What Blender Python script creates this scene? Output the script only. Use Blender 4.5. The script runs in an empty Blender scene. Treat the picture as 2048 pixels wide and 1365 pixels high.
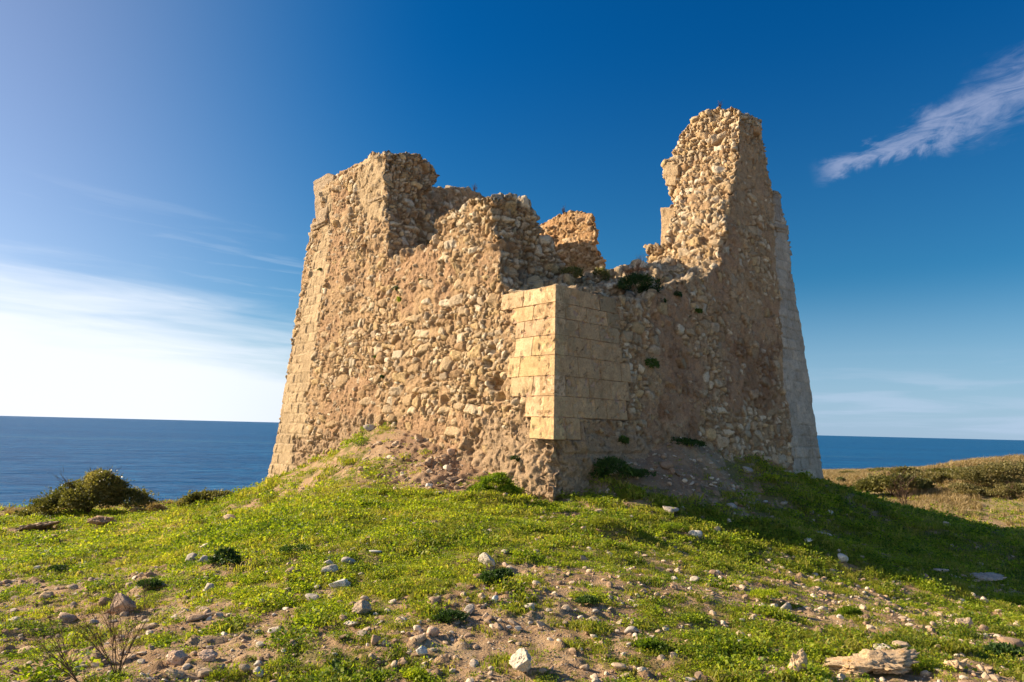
import bpy, bmesh, math, random
import numpy as np
from mathutils import Matrix, Vector

# ------------------------------------------------------------------ camera
S = bpy.context.scene
COL = S.collection
EYE = 1.7
FPX = 1337.0                      # focal length in pixels of the 2048 px photo
PITCH = math.atan(173.5 / FPX)
ROLL = math.atan(49 / 2048)
_f = np.array([0, math.cos(PITCH), math.sin(PITCH)])
_u = np.array([0, -math.sin(PITCH), math.cos(PITCH)])
_r = np.array([1.0, 0, 0])
CR = _r * math.cos(ROLL) + _u * math.sin(ROLL)
CU = _u * math.cos(ROLL) - _r * math.sin(ROLL)
CF = _f
EYEP = np.array([0, 0, EYE])
cam_d = bpy.data.cameras.new('camera')
cam_d.sensor_width = 36
cam_d.lens = 36 * FPX / 2048
cam_d.clip_end = 60000
cam = bpy.data.objects.new('camera', cam_d)
COL.objects.link(cam)
cam.matrix_world = Matrix(((CR[0], CU[0], -CF[0], 0), (CR[1], CU[1], -CF[1], 0), (CR[2], CU[2], -CF[2], EYE), (0, 0, 0, 1)))
S.camera = cam
S.view_settings.view_transform = 'Standard'
S.view_settings.look = 'None'
S.view_settings.exposure = 1.0
S.view_settings.gamma = 1
S.cycles.max_bounces = 6
S.cycles.diffuse_bounces = 3
S.cycles.glossy_bounces = 3
S.cycles.transmission_bounces = 3
S.cycles.transparent_max_bounces = 6
S.cycles.use_denoising = True
S.cycles.use_adaptive_sampling = True
S.cycles.adaptive_threshold = 0.02

SUN_AZ = math.radians(-76)         # from +Y (view direction), negative = left
SUN_EL = math.radians(25)
sun_vec = Vector((math.sin(SUN_AZ) * math.cos(SUN_EL), math.cos(SUN_AZ) * math.cos(SUN_EL), math.sin(SUN_EL)))
sd = bpy.data.lights.new('sun', 'SUN')
sd.energy = 5.0
sd.angle = math.radians(0.5)
sd.color = (1.0, 0.82, 0.59)
so = bpy.data.objects.new('sun', sd)
so.rotation_euler = (-sun_vec).to_track_quat('-Z', 'Y').to_euler()
so.location = (-20, 5, 20)
COL.objects.link(so)


def ray(px, py):
    d = CF * FPX + CR * (px - 1024) + CU * (682.5 - py)
    return d / np.linalg.norm(d)


def azel(px, py):
    d = ray(px, py)
    return math.atan2(d[0], d[1]), math.asin(d[2])


# ------------------------------------------------------------------ node helper
class NT:
    def __init__(s, tree):
        s.t = tree; s.n = tree.nodes; s.l = tree.links

    def put(s, sock, v):
        if v is None:
            return
        if hasattr(v, 'is_output') or isinstance(v, bpy.types.NodeSocket):
            s.l.new(v, sock)
        else:
            if sock.type == 'RGBA' and isinstance(v, (tuple, list)) and len(v) == 3:
                v = (*v, 1)
            sock.default_value = v

    def m(s, op, a, b=None, c=None, clamp=False):
        n = s.n.new('ShaderNodeMath'); n.operation = op; n.use_clamp = clamp
        for i, v in enumerate((a, b, c)):
            s.put(n.inputs[i], v)
        return n.outputs[0]

    def mul(s, a, b): return s.m('MULTIPLY', a, b)
    def add(s, a, b): return s.m('ADD', a, b)
    def sub(s, a, b): return s.m('SUBTRACT', a, b)

    def ss(s, v, a, b, lo=0.0, hi=1.0):      # smoothstep
        n = s.n.new('ShaderNodeMapRange'); n.interpolation_type = 'SMOOTHSTEP'
        s.put(n.inputs['Value'], v); n.inputs['From Min'].default_value = a; n.inputs['From Max'].default_value = b
        n.inputs['To Min'].default_value = lo; n.inputs['To Max'].default_value = hi
        return n.outputs['Result']

    def noise(s, vec, scale, detail=4, rough=0.55, dist=0.0, out='Fac'):
        n = s.n.new('ShaderNodeTexNoise')
        s.put(n.inputs['Vector'], vec); n.inputs['Scale'].default_value = scale
        n.inputs['Detail'].default_value = detail; n.inputs['Roughness'].default_value = rough
        n.inputs['Distortion'].default_value = dist
        return n.outputs[out]

    def voro(s, vec, scale, feature='F1', out='Distance', rand=1.0):
        n = s.n.new('ShaderNodeTexVoronoi'); n.feature = feature
        s.put(n.inputs['Vector'], vec); n.inputs['Scale'].default_value = scale
        n.inputs['Randomness'].default_value = rand
        return n.outputs[out]

    def mix(s, f, a, b, mode='MIX'):
        n = s.n.new('ShaderNodeMix'); n.data_type = 'RGBA'; n.blend_type = mode; n.clamp_factor = True
        s.put(n.inputs['Factor'], f)
        s.put([i for i in n.inputs if i.name == 'A' and i.type == 'RGBA'][0], a)
        s.put([i for i in n.inputs if i.name == 'B' and i.type == 'RGBA'][0], b)
        return [o for o in n.outputs if o.type == 'RGBA'][0]

    def vec(s, x, y, z):
        n = s.n.new('ShaderNodeCombineXYZ')
        for i, v in enumerate((x, y, z)):
            s.put(n.inputs[i], v)
        return n.outputs[0]

    def sep(s, v):
        n = s.n.new('ShaderNodeSeparateXYZ'); s.put(n.inputs[0], v); return n.outputs

    def ramp(s, f, stops, interp='LINEAR'):
        n = s.n.new('ShaderNodeValToRGB'); s.put(n.inputs[0], f); e = n.color_ramp.elements
        n.color_ramp.interpolation = interp
        while len(e) < len(stops): e.new(0.5)
        for el, (p, c) in zip(e, stops):
            el.position = p; el.color = (*c, 1)
        return n.outputs[0]

    def attr(s, name, out='Color', typ='GEOMETRY'):
        n = s.n.new('ShaderNodeAttribute'); n.attribute_name = name; n.attribute_type = typ; return n.outputs[out]

    def bump(s, h, strength, dist, normal=None):
        n = s.n.new('ShaderNodeBump'); s.put(n.inputs['Height'], h)
        n.inputs['Strength'].default_value = strength; n.inputs['Distance'].default_value = dist
        if normal is not None: s.put(n.inputs['Normal'], normal)
        return n.outputs[0]


def new_mat(name):
    m = bpy.data.materials.new(name); m.use_nodes = True
    nt = NT(m.node_tree)
    for n in list(nt.n):
        if n.type != 'OUTPUT_MATERIAL': nt.n.remove(n)
    p = nt.n.new('ShaderNodeBsdfPrincipled')
    out = [n for n in nt.n if n.type == 'OUTPUT_MATERIAL'][0]
    nt.l.new(p.outputs[0], out.inputs[0])
    return m, nt, p, out


# ------------------------------------------------------------------ world
W = bpy.data.worlds.new('World'); S.world = W; W.use_nodes = True
nt = NT(W.node_tree)
for n in list(nt.n): nt.n.remove(n)
sky = nt.n.new('ShaderNodeTexSky'); sky.sky_type = 'NISHITA'; sky.sun_disc = False
sky.sun_elevation = SUN_EL; sky.sun_rotation = SUN_AZ
sky.altitude = 0; sky.air_density = 1.0; sky.dust_density = 0.6; sky.ozone_density = 3.0
tc = nt.n.new('ShaderNodeTexCoord')
d = nt.sep(tc.outputs['Generated'])
az = nt.m('ARCTAN2', d[0], d[1])
el = nt.m('ARCSINE', d[2])
# the clear sky: deeper and more saturated away from the sun, as through a polariser
away = nt.ss(nt.sub(az, SUN_AZ), math.radians(36), math.radians(72))
skyc = nt.mix(1.0, sky.outputs[0], nt.mix(away, (1.02, 1.06, 1.18), (0.26, 0.82, 1.04)), 'MULTIPLY')
high = nt.ss(el, math.radians(6), math.radians(34))
skyc = nt.mix(1.0, skyc, nt.mix(nt.mul(high, away), (1.0, 1.0, 1.0), (0.05, 0.75, 1.10)), 'MULTIPLY')


def gauss_ang(cx, cy, wx, wy, rot=0.0):
    dx = nt.sub(az, cx); dy = nt.sub(el, cy)
    c, s_ = math.cos(rot), math.sin(rot)
    a = nt.add(nt.mul(dx, c), nt.mul(dy, s_)); b = nt.add(nt.mul(dx, -s_), nt.mul(dy, c))
    a = nt.m('DIVIDE', a, wx); b = nt.m('DIVIDE', b, wy)
    return nt.m('SUBTRACT', 1.0, nt.m('POWER', nt.add(nt.mul(a, a), nt.mul(b, b)), 0.5)), a, b


CLOUD = (10.0, 10.5, 11.3)
# low white cloud bank on the left
pv = nt.vec(nt.mul(az, 2.2), nt.mul(el, 13.0), 0.0)
nb = nt.noise(pv, 1.6, 5, 0.5, 0.6)
nb2 = nt.noise(nt.vec(nt.mul(az, 3.0), nt.mul(nt.add(el, nt.mul(az, 0.05)), 34.0), 3.0), 1.5, 5, 0.55, 0.4)
lim = nt.add(nt.mul(nb, math.radians(7)), nt.mul(nb2, math.radians(5)))
top = nt.sub(nt.sub(math.radians(10.6), nt.mul(nt.add(az, 0.65), 0.16)), el)
dens = nt.ss(nt.add(top, nt.sub(lim, math.radians(6))), math.radians(-2.0), math.radians(5.5))
leftm = nt.ss(nt.mul(az, -1.0), 0.05, 0.32)
bank = nt.mul(nt.mul(dens, leftm), 0.95)
streak = nt.mul(nt.mul(nt.ss(nb2, 0.52, 0.75), nt.ss(el, math.radians(19), math.radians(9))), nt.mul(leftm, 0.26))
bank = nt.m('MAXIMUM', bank, streak)
skyc = nt.mix(bank, skyc, CLOUD)
# pale streaks low on the right
rm = nt.ss(az, 0.25, 0.45)
nb3 = nt.noise(nt.vec(nt.mul(az, 4.0), nt.mul(el, 42.0), 7.0), 1.4, 5, 0.55, 0.6)
rs = nt.mul(nt.mul(nt.ss(nb3, 0.42, 0.70), nt.ss(el, math.radians(7.0), math.radians(1.5))), nt.mul(rm, 0.55))
skyc = nt.mix(rs, skyc, (6.0, 7.0, 8.6))
haz = nt.mul(nt.ss(el, math.radians(13), math.radians(-0.5)), 0.75)
skyc = nt.mix(nt.mul(haz, nt.ss(az, -0.5, 0.0)), skyc, (4.7, 6.1, 8.2))
# the wispy cloud in the upper right
ax1, ey1 = azel(1650, 340); ax2, ey2 = azel(2048, 190)
rot = math.atan2(ey2 - ey1, ax2 - ax1)


def along(cx, cy):
    dx = nt.sub(az, cx); dy = nt.sub(el, cy)
    c, s_ = math.cos(rot), math.sin(rot)
    return nt.add(nt.mul(dx, c), nt.mul(dy, s_)), nt.add(nt.mul(dx, -s_), nt.mul(dy, c))


A, B = along(ax1, ey1)
L = math.hypot(ax2 - ax1, ey2 - ey1)
wn = nt.noise(nt.vec(nt.mul(A, 6.0), nt.mul(B, 9.0), 1.0), 2.2, 5, 0.62, 1.0)
wn2 = nt.noise(nt.vec(nt.mul(nt.add(A, nt.mul(B, 1.2)), 18.0), nt.mul(B, 55.0), 4.0), 1.0, 6, 0.62, 1.2)
t_ = nt.m('DIVIDE', A, L)
half = nt.add(0.018, nt.mul(nt.ss(t_, 0.30, 0.95), 0.044))
Bw = nt.add(B, nt.mul(nt.sub(wn, 0.5), 0.085))
prof = nt.m('SUBTRACT', 1.0, nt.m('DIVIDE', nt.m('ABSOLUTE', nt.sub(Bw, nt.mul(nt.ss(t_, 0.3, 1.0), 0.002))), half))
wisp = nt.mul(nt.mul(nt.ss(prof, 0.0, 0.95), nt.ss(t_, -0.10, 0.10)), nt.ss(nt.add(nt.add(nt.mul(wn2, 0.75), nt.mul(wn, 0.35)), nt.mul(prof, 0.18)), 0.44, 0.80))
wisp = nt.mul(wisp, 0.50)
skyc = nt.mix(wisp, skyc, (5.2, 5.7, 7.8))
bg = nt.n.new('ShaderNodeBackground'); nt.put(bg.inputs['Color'], skyc); bg.inputs['Strength'].default_value = 0.050
wo = nt.n.new('ShaderNodeOutputWorld'); nt.l.new(bg.outputs[0], wo.inputs[0])

# ------------------------------------------------------------------ numpy noise
def _h(ix, iy, iz, k):
    h = (ix.astype(np.int64) * 374761393 + iy.astype(np.int64) * 668265263 + iz.astype(np.int64) * 2147483647 + k * 1274126177) & 0xffffffff
    h = ((h ^ (h >> 13)) * 1274126177) & 0xffffffff
    h = ((h ^ (h >> 15)) * 2246822519) & 0xffffffff
    return ((h ^ (h >> 16)) & 0xffffff) / float(0xffffff)


def vnoise(p, k=0):
    i = np.floor(p).astype(np.int64); f = p - i; f = f * f * (3 - 2 * f)
    r = 0
    for a in (0, 1):
        wa = f[:, 0] if a else 1 - f[:, 0]
        for b in (0, 1):
            wb = f[:, 1] if b else 1 - f[:, 1]
            for c in (0, 1):
                wc = f[:, 2] if c else 1 - f[:, 2]
                r = r + wa * wb * wc * _h(i[:, 0] + a, i[:, 1] + b, i[:, 2] + c, k)
    return r


def fbm(p, scale, octv=4, k=0, gain=0.5):
    r = 0; a = 1; s = 0
    q = p * scale
    for o in range(octv):
        r = r + a * vnoise(q + 17.3 * o, k + o); s += a; a *= gain; q = q * 2.03
    return r / s                      # 0..1, mean 0.5


def worley(p, cell, k=0, wvar=0.35, zj=0.5):
    q = p / np.array(cell)
    i = np.floor(q).astype(np.int64)
    n = len(p)
    d1 = np.full(n, 9.0); d2 = np.full(n, 9.0)
    idv = np.zeros((n, 3), np.int64); off = np.zeros((n, 3))
    for a in (-1, 0, 1):
        for b in (-1, 0, 1):
            for c in (-1, 0, 1):
                ci = i + np.array([a, b, c])
                s = np.stack([_h(ci[:, 0], ci[:, 1], ci[:, 2], k + j) for j in range(3)], 1) * 0.84 + 0.08
                s[:, 2] = 0.5 + (s[:, 2] - 0.5) * zj
                w = _h(ci[:, 0], ci[:, 1], ci[:, 2], k + 9) * wvar
                dv = q - (ci + s)
                dd = ((np.abs(dv) ** 3.2).sum(1)) ** (1 / 3.2) + w
                m = dd < d1
                d2 = np.where(m, d1, np.minimum(d2, dd))
                d1 = np.where(m, dd, d1)
                idv[m] = ci[m]; off[m] = dv[m]
    return d1, d2, idv, off


def sstep(x, a, b):
    t = np.clip((x - a) / (b - a), 0, 1); return t * t * (3 - 2 * t)


def in_poly(x, y, poly):
    r = np.zeros(len(x), bool); n = len(poly)
    for i in range(n):
        x1, y1 = poly[i]; x2, y2 = poly[(i + 1) % n]
        c = ((y1 > y) != (y2 > y))
        with np.errstate(divide='ignore', invalid='ignore'):
            xi = (x2 - x1) * (y - y1) / (y2 - y1 + 1e-12) + x1
        r ^= c & (x < xi)
    return r


# ------------------------------------------------------------------ scene helpers
def tag(o, label=None, cat=None, group=None, kind=None):
    if label: o['label'] = label
    if cat: o['category'] = cat
    if group: o['group'] = group
    if kind: o['kind'] = kind
    return o


def empty(name, loc=(0, 0, 0)):
    o = bpy.data.objects.new(name, None); o.location = loc; o.empty_display_size = 0.2
    COL.objects.link(o); return o


def mesh_np(name, V, F, mat=None, parent=None, smooth=True, link=True, col=None, mats=None):
    """V (n,3); F (m,3) or (m,4) int array"""
    me = bpy.data.meshes.new(name)
    V = np.asarray(V, np.float32); F = np.asarray(F, np.int32)
    k = F.shape[1]
    me.vertices.add(len(V)); me.vertices.foreach_set('co', V.ravel())
    me.loops.add(F.size); me.loops.foreach_set('vertex_index', F.ravel())
    me.polygons.add(len(F)); me.polygons.foreach_set('loop_start', np.arange(0, F.size, k, dtype=np.int32))
    try: me.polygons.foreach_set('loop_total', np.full(len(F), k, np.int32))
    except Exception: pass
    me.update(calc_edges=True)
    me.polygons.foreach_set('use_smooth', np.full(len(F), smooth, bool))
    if col is not None:
        ca = me.color_attributes.new('Col', 'FLOAT_COLOR', 'POINT')
        c4 = np.ones((len(V), 4), np.float32); c4[:, :col.shape[1]] = col
        ca.data.foreach_set('color', c4.ravel())
    if mat: me.materials.append(mat)
    o = bpy.data.objects.new(name, me)
    if parent: o.parent = parent
    if link: COL.objects.link(o)
    return o


# ------------------------------------------------------------------ tower frame
AL = math.radians(42.15)
dL = np.array([-math.sin(AL), math.cos(AL), 0])      # along the sunlit face, away from the front corner
dR = np.array([math.cos(AL), math.sin(AL), 0])       # along the shaded face
nLo = -dR                                            # outward normals
nRo = -dL
BAT = 0.125
D0 = 13.0
_c = ray(1106, 1000); C0 = EYEP + _c * (D0 / _c[1])
Z0 = C0[2]


def hit(px, py, n, nz, c):
    """ray with plane  n.(p-C0) + nz*(z-Z0) = c"""
    d = ray(px, py)
    den = n @ d + nz * d[2]
    num = c - (n @ (EYEP - C0) + nz * (EYE - Z0))
    return EYEP + d * (num / den)


def hitL(px, py, off=0.0): return hit(px, py, nLo, BAT, off)
def hitR(px, py, off=0.0): return hit(px, py, nRo, BAT, off)


def uvL(P): return (P - C0) @ dL, P[..., 2]
def uvR(P): return (P - C0) @ dR, P[..., 2]
def pxpoly(hf, poly, uvf): return [tuple(float(t) for t in uvf(hf(*q))) for q in poly]


# ------------------------------------------------------------------ terrain
ctl = []          # x, y, z
def cp(px, py, depth):
    r_ = ray(px, py); p = EYEP + r_ * (depth / r_[1]); ctl.append(tuple(p))
def cz(px, py, z):
    r_ = ray(px, py); p = EYEP + r_ * ((z - EYE) / r_[2]); ctl.append(tuple(p))
def cw(x, y, z): ctl.append((x, y, z))

for q in ((1024, 1365, 0.03), (512, 1365, 0.0), (0, 1365, -0.08), (1536, 1365, -0.02), (2048, 1365, -0.12),
          (1024, 1240, 0.12), (1024, 1130, 0.20), (1024, 1050, 0.26), (0, 1220, -0.35), (0, 1120, -0.7), (300, 1200, -0.15), (300, 1110, -0.35),
          (620, 1100, 0.15), (620, 1230, 0.03), (450, 1060, -0.1), (1400, 1150, 0.0), (1400, 1250, 0.0), (1700, 1160, -0.62), (1700, 1260, -0.15), (2048, 1240, -0.95), (2048, 1150, -1.3), (1850, 1120, -0.85)):
    cz(*q)
for q in ((1040, 990), (940, 930), (880, 893), (800, 862), (740, 856), (690, 900), (640, 918), (580, 950), (533, 978)):
    ctl.append(tuple(hitL(*q)))
ctl.append(tuple(C0 + np.array([0, 0, -0.03])))
for q in ((1175, 975), (1215, 940), (1290, 908), (1350, 882), (1410, 890), (1500, 915), (1600, 950), (1646, 965)):
    ctl.append(tuple(hitR(*q)))
cp(300, 1025, 21); cp(0, 1040, 24); cp(150, 1032, 23); cp(430, 1005, 22); cp(0, 1068, 18)
cp(700, 980, 14.2); cp(860, 1000, 12.4); cp(560, 1010, 17)
cp(1500, 990, 16.5); cp(1700, 1025, 18.5); cp(1850, 1058, 18); cp(1620, 1080, 12.8); cp(1400, 1000, 14.0)
cp(1900, 1045, 26); cp(2048, 1010, 34); cp(1750, 985, 40); cp(2048, 1060, 26)
cp(1700, 952, 62); cp(1850, 958, 55); cp(2048, 965, 44); cp(1660, 946, 80); cp(2048, 938, 62); cp(1900, 940, 85)
cw(0, 0, 0); cw(-6, 0, -0.1); cw(6, 0, -0.1); cw(0, -8, -0.1); cw(-16, 6, -0.9); cw(18, 6, -1.4); cw(-25, 20, -1.6); cw(30, 18, -1.9); cw(70, 40, -2.2); cw(60, 85, -2.2)
cw(0, 40, -0.6); cw(1, 24, 0.8); cw(-14, 32, -1.5); cw(14, 36, -1.6)
ctl = np.array(ctl)


def tps_fit(P, Z, lam=0.02):
    n = len(P)
    r2 = ((P[:, None] - P[None]) ** 2).sum(2)
    K = np.where(r2 > 0, r2 * np.log(r2 + 1e-12) * 0.5, 0) + np.eye(n) * lam
    A = np.zeros((n + 3, n + 3)); A[:n, :n] = K; A[:n, n] = 1; A[:n, n + 1:] = P; A[n, :n] = 1; A[n + 1:, :n] = P.T
    return np.linalg.solve(A, np.concatenate([Z, [0, 0, 0]]))


TW = tps_fit(ctl[:, :2], ctl[:, 2])


def tps(x, y):
    z = TW[-3] + TW[-2] * x + TW[-1] * y
    for (a, b, _), w in zip(ctl, TW[:-3]):
        r2 = (x - a) ** 2 + (y - b) ** 2 + 1e-12
        z = z + w * r2 * np.log(r2) * 0.5
    return z


def edge_y(x):           # where the land ends, as y of the cliff edge for each x
    return 27.0 + 3.0 * sstep(-x, 20, 40) + 24 * sstep(x, -9, 4) + 44 * sstep(x, 8, 34)


def bumpg(x, y, cx, cy, r, h, rx=None):
    return h * np.exp(-(((x - cx) / (rx or r)) ** 2 + ((y - cy) / r) ** 2))


HUMPS = []
def hump_px(px, py, depth, r, h, rx=None):
    r_ = ray(px, py); p = EYEP + r_ * (depth / r_[1]); HUMPS.append((p[0], p[1], r, h, rx))
hump_px(1225, 1045, 10.3, 0.30, 0.26, 0.42)
hump_px(985, 960, 12.3, 0.35, 0.22, 0.6)
hump_px(2020, 960, 42, 5, 0.75, 7)
hump_px(1830, 962, 50, 4, 0.2, 5)
hump_px(1975, 958, 58, 5, 0.3, 8)
hump_px(2150, 960, 40, 8, 0.9, 9)


def terrain(x, y):
    sh = x.shape; x = x.ravel(); y = y.ravel()
    z = tps(np.clip(x, -45, 90), np.clip(y, -10, 95))
    z = np.clip(z, -4, 3.0)
    p = np.stack([x, y, x * 0], 1)
    for (cx, cy, r, h, rx) in HUMPS: z = z + bumpg(x, y, cx, cy, r, h, rx)
    dist = np.hypot(x, y)
    z = z + (fbm(p, 0.35, 3, 5) - 0.5) * 0.30 * sstep(dist, 9, 25)
    z = z + (fbm(p, 1.1, 4, 11) - 0.5) * 0.15
    z = z + (fbm(p, 4.5, 4, 21, 0.6) - 0.5) * 0.07
    # collapse debris against the walls: gullied and lumpy
    deb = np.exp(-((x + 1.6) ** 2 + (y - 15.2) ** 2) / 5) + np.exp(-((x - 4.0) ** 2 + (y - 15.8) ** 2) / 6)
    z = z + np.clip(deb, 0, 1) * ((fbm(p, 1.8, 4, 35, 0.6) - 0.5) * 0.34 + (fbm(p, 6.0, 3, 36, 0.6) - 0.5) * 0.16)
    # clods and half-buried stone lumps
    rg = fbm(p, 9.0, 3, 31, 0.6)
    z = z + np.maximum(rg - 0.58, 0) * 0.22 * sstep(fbm(p, 0.6, 2, 41), 0.40, 0.58)
    e = y - (edge_y(x) + (fbm(p, 0.25, 3, 51) - 0.5) * 4)
    e = np.maximum(e, -x - 46 + (fbm(p, 0.2, 3, 52) - 0.5) * 6)
    drop = sstep(e, 0, 9)
    z = z * (1 - drop) + drop * (-17) + drop * (1 - drop) * (fbm(p, 0.5, 4, 61) - 0.5) * 12
    return z.reshape(sh)


def axis(lo, hi, c0, c1, d, g):
    a = [c0]
    while a[-1] < c1: a.append(a[-1] + d)
    s = d
    while a[-1] < hi: s *= g; a.append(a[-1] + s)
    b = []; s = d; v = c0
    while v > lo: s *= g; v -= s; b.append(v)
    return np.array(b[::-1] + a)


gx = axis(-90, 200, -5.0, 5.5, 0.032, 1.012)
gy = axis(-30, 140, 3.8, 9.5, 0.032, 1.0105)
GX, GY = np.meshgrid(gx, gy)
GZ = terrain(GX, GY)


def hgt(x, y):
    x = np.asarray(x, float); y = np.asarray(y, float)
    i = np.clip(np.searchsorted(gx, x) - 1, 0, len(gx) - 2); j = np.clip(np.searchsorted(gy, y) - 1, 0, len(gy) - 2)
    fx = np.clip((x - gx[i]) / (gx[i + 1] - gx[i]), 0, 1); fy = np.clip((y - gy[j]) / (gy[j + 1] - gy[j]), 0, 1)
    return (GZ[j, i] * (1 - fx) + GZ[j, i + 1] * fx) * (1 - fy) + (GZ[j + 1, i] * (1 - fx) + GZ[j + 1, i + 1] * fx) * fy


def ground_at(px, py, far=120):
    """first point of the terrain met by the ray through a pixel of the photo"""
    d_ = ray(px, py); t = 2.5; prev = t
    while t < far:
        p = EYEP + d_ * t
        if p[2] < hgt(p[0], p[1]):
            lo, hi = prev, t
            for _ in range(12):
                m = (lo + hi) / 2; p = EYEP + d_ * m
                if p[2] < hgt(p[0], p[1]): hi = m
                else: lo = m
            return EYEP + d_ * hi
        prev = t; t += 0.03 + 0.006 * t
    return None


def ground_near(px, py):
    for k in range(60):
        p = ground_at(px, py + k * 2)
        if p is not None: return p
    return None


# how much grass grows where: big patches plus the patches one can see in the photo
patches = []
def gp(px, py, rx, w, ry=None):
    p = ground_near(px, py); patches.append((p[0], p[1], rx, ry or rx, w))
for q in ((900, 1060, 2.2, .55), (700, 1010, 2.4, .55), (560, 1040, 2.5, .3), (1000, 970, 1.0, .35, .6), (760, 1130, 1.0, .35), (900, 1150, .9, .35), (1500, 1060, 2.4, .55), (1750, 1080, 3.0, .55),
          (1900, 1100, 3.5, .5), (1300, 1100, 1.4, .3), (1600, 1280, .8, .35), (1250, 1030, 1.2, .35), (1400, 1330, .6, .3), (700, 1340, .6, .2),
          (1150, 1170, .8, -.4), (1180, 1250, .7, -.35), (1050, 1280, .5, -.1), (1660, 1200, 1.1, -.4), (1850, 1225, .9, -.3), (1450, 1160, .7, -.25),
          (885, 945, 0.95, -1.3, 1.15), (815, 885, 0.7, -1.0), (1330, 935, 1.1, -1.0, 0.8), (1420, 930, 1.2, -.6), (1300, 960, .8, -.5), (100, 1230, .8, -.3), (350, 1190, .9, -.15), (60, 1180, 1.2, -.2), (250, 1300, .6, -.1), (600, 1270, .6, -.15), (880, 1260, .6, -.15), (950, 1300, .6, -.25), (1500, 1230, .5, -.25),
          (250, 1060, 4, .25), (1975, 1170, .7, -.6, .5), (1000, 1340, .5, -.2), (450, 1290, .6, -.25)):
    gp(*q)


def grass_cover(x, y):
    p = np.stack([x, y, x * 0], 1)
    g = 0.43 + (fbm(p, 0.55, 3, 71) - 0.5) * 0.7 + (fbm(p, 4.5, 5, 81, 0.8) - 0.5) * 4.2
    for (cx, cy, rx, ry, w) in patches:
        g = g + w * np.exp(-(((x - cx) / rx) ** 2 + ((y - cy) / ry) ** 2))
    # nothing grows inside the tower
    return np.clip(g, 0, 1)


def build_ground():
    ny, nx = GX.shape
    V = np.stack([GX.ravel(), GY.ravel(), GZ.ravel()], 1)
    idx = np.arange(nx * ny).reshape(ny, nx)
    F = np.stack([idx[:-1, :-1].ravel(), idx[:-1, 1:].ravel(), idx[1:, 1:].ravel(), idx[1:, :-1].ravel()], 1)
    g = grass_cover(V[:, 0], V[:, 1])
    p = np.stack([V[:, 0], V[:, 1], V[:, 0] * 0], 1)
    dry = sstep(V[:, 1], 26, 36) * sstep(V[:, 0], 8, 16)
    rock = sstep(fbm(p, 0.5, 4, 91), 0.50, 0.60) * sstep(V[:, 1], 50, 64)
    rock = np.maximum(rock, sstep(-V[:, 2], 3.2, 4.2))
    rub = sum(np.exp(-(((V[:, 0] - c[0]) / c[2]) ** 2 + ((V[:, 1] - c[1]) / c[3]) ** 2)) for c in patches if c[4] <= -1)
    o = mesh_np('ground', V, F, col=np.stack([g, dry, rock, np.clip(rub, 0, 1)], 1).astype(np.float32))
    m, n, pr, out = new_mat('earth')
    geo = n.n.new('ShaderNodeNewGeometry').outputs['Position']
    a = n.attr('Col'); sp = n.n.new('ShaderNodeSeparateColor'); n.l.new(a, sp.inputs[0])
    al = n.attr('Col', 'Alpha')
    n1 = n.noise(geo, 1.3, 6, 0.65); n2 = n.noise(geo, 9, 6, 0.7); n3 = n.noise(geo, 45, 4, 0.7)
    soil = n.ramp(n1, [(0.30, (0.29, 0.18, 0.095)), (0.50, (0.42, 0.28, 0.155)), (0.72, (0.53, 0.40, 0.24))])
    soil = n.mix(n.ss(n2, 0.40, 0.62), soil, n.mix(0.5, soil, (0.30, 0.185, 0.105)))
    peb = n.voro(geo, 34, 'F1', 'Color'); pd = n.voro(geo, 34)
    psep = n.n.new('ShaderNodeSeparateColor'); n.l.new(peb, psep.inputs[0])
    pm = n.mul(n.ss(psep.outputs[0], 0.50, 0.60), n.ss(pd, 0.42, 0.26))
    soil = n.mix(n.mul(pm, 0.8), soil, n.mix(psep.outputs[1], (0.52, 0.44, 0.35), (0.34, 0.27, 0.21)))
    soil = n.mix(n.mul(al, 0.6), soil, (0.31, 0.185, 0.115))
    soil = n.mix(n.mul(n.ss(n3, 0.5, 0.75), 0.25), soil, (0.15, 0.10, 0.07))
    grs = n.ramp(n2, [(0.3, (0.09, 0.095, 0.02)), (0.55, (0.18, 0.16, 0.045)), (0.75, (0.30, 0.235, 0.09))])
    gm = n.ss(n.add(sp.outputs[0], n.mul(n.sub(n3, 0.5), 0.6)), 0.25, 0.70)
    c = n.mix(n.mul(gm, 0.75), soil, grs)
    drc = n.ramp(n2, [(0.3, (0.22, 0.19, 0.07)), (0.6, (0.38, 0.30, 0.16)), (0.8, (0.46, 0.38, 0.23))])
    c = n.mix(n.mul(sp.outputs[1], 0.7), c, drc)
    c = n.mix(n.mul(sp.outputs[2], n.ss(n2, 0.40, 0.55)), c, (0.55, 0.48, 0.38))
    n.put(pr.inputs['Base Color'], c); pr.inputs['Roughness'].default_value = 0.95
    pr.inputs['Specular IOR Level'].default_value = 0.15
    b = n.bump(n.add(n.add(n2, n.mul(n3, 0.5)), n.mul(pm, 0.9)), 0.9, 0.03)
    n.put(pr.inputs['Normal'], b)
    o.data.materials.append(m)
    tag(o, kind='structure')


build_ground()

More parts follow.
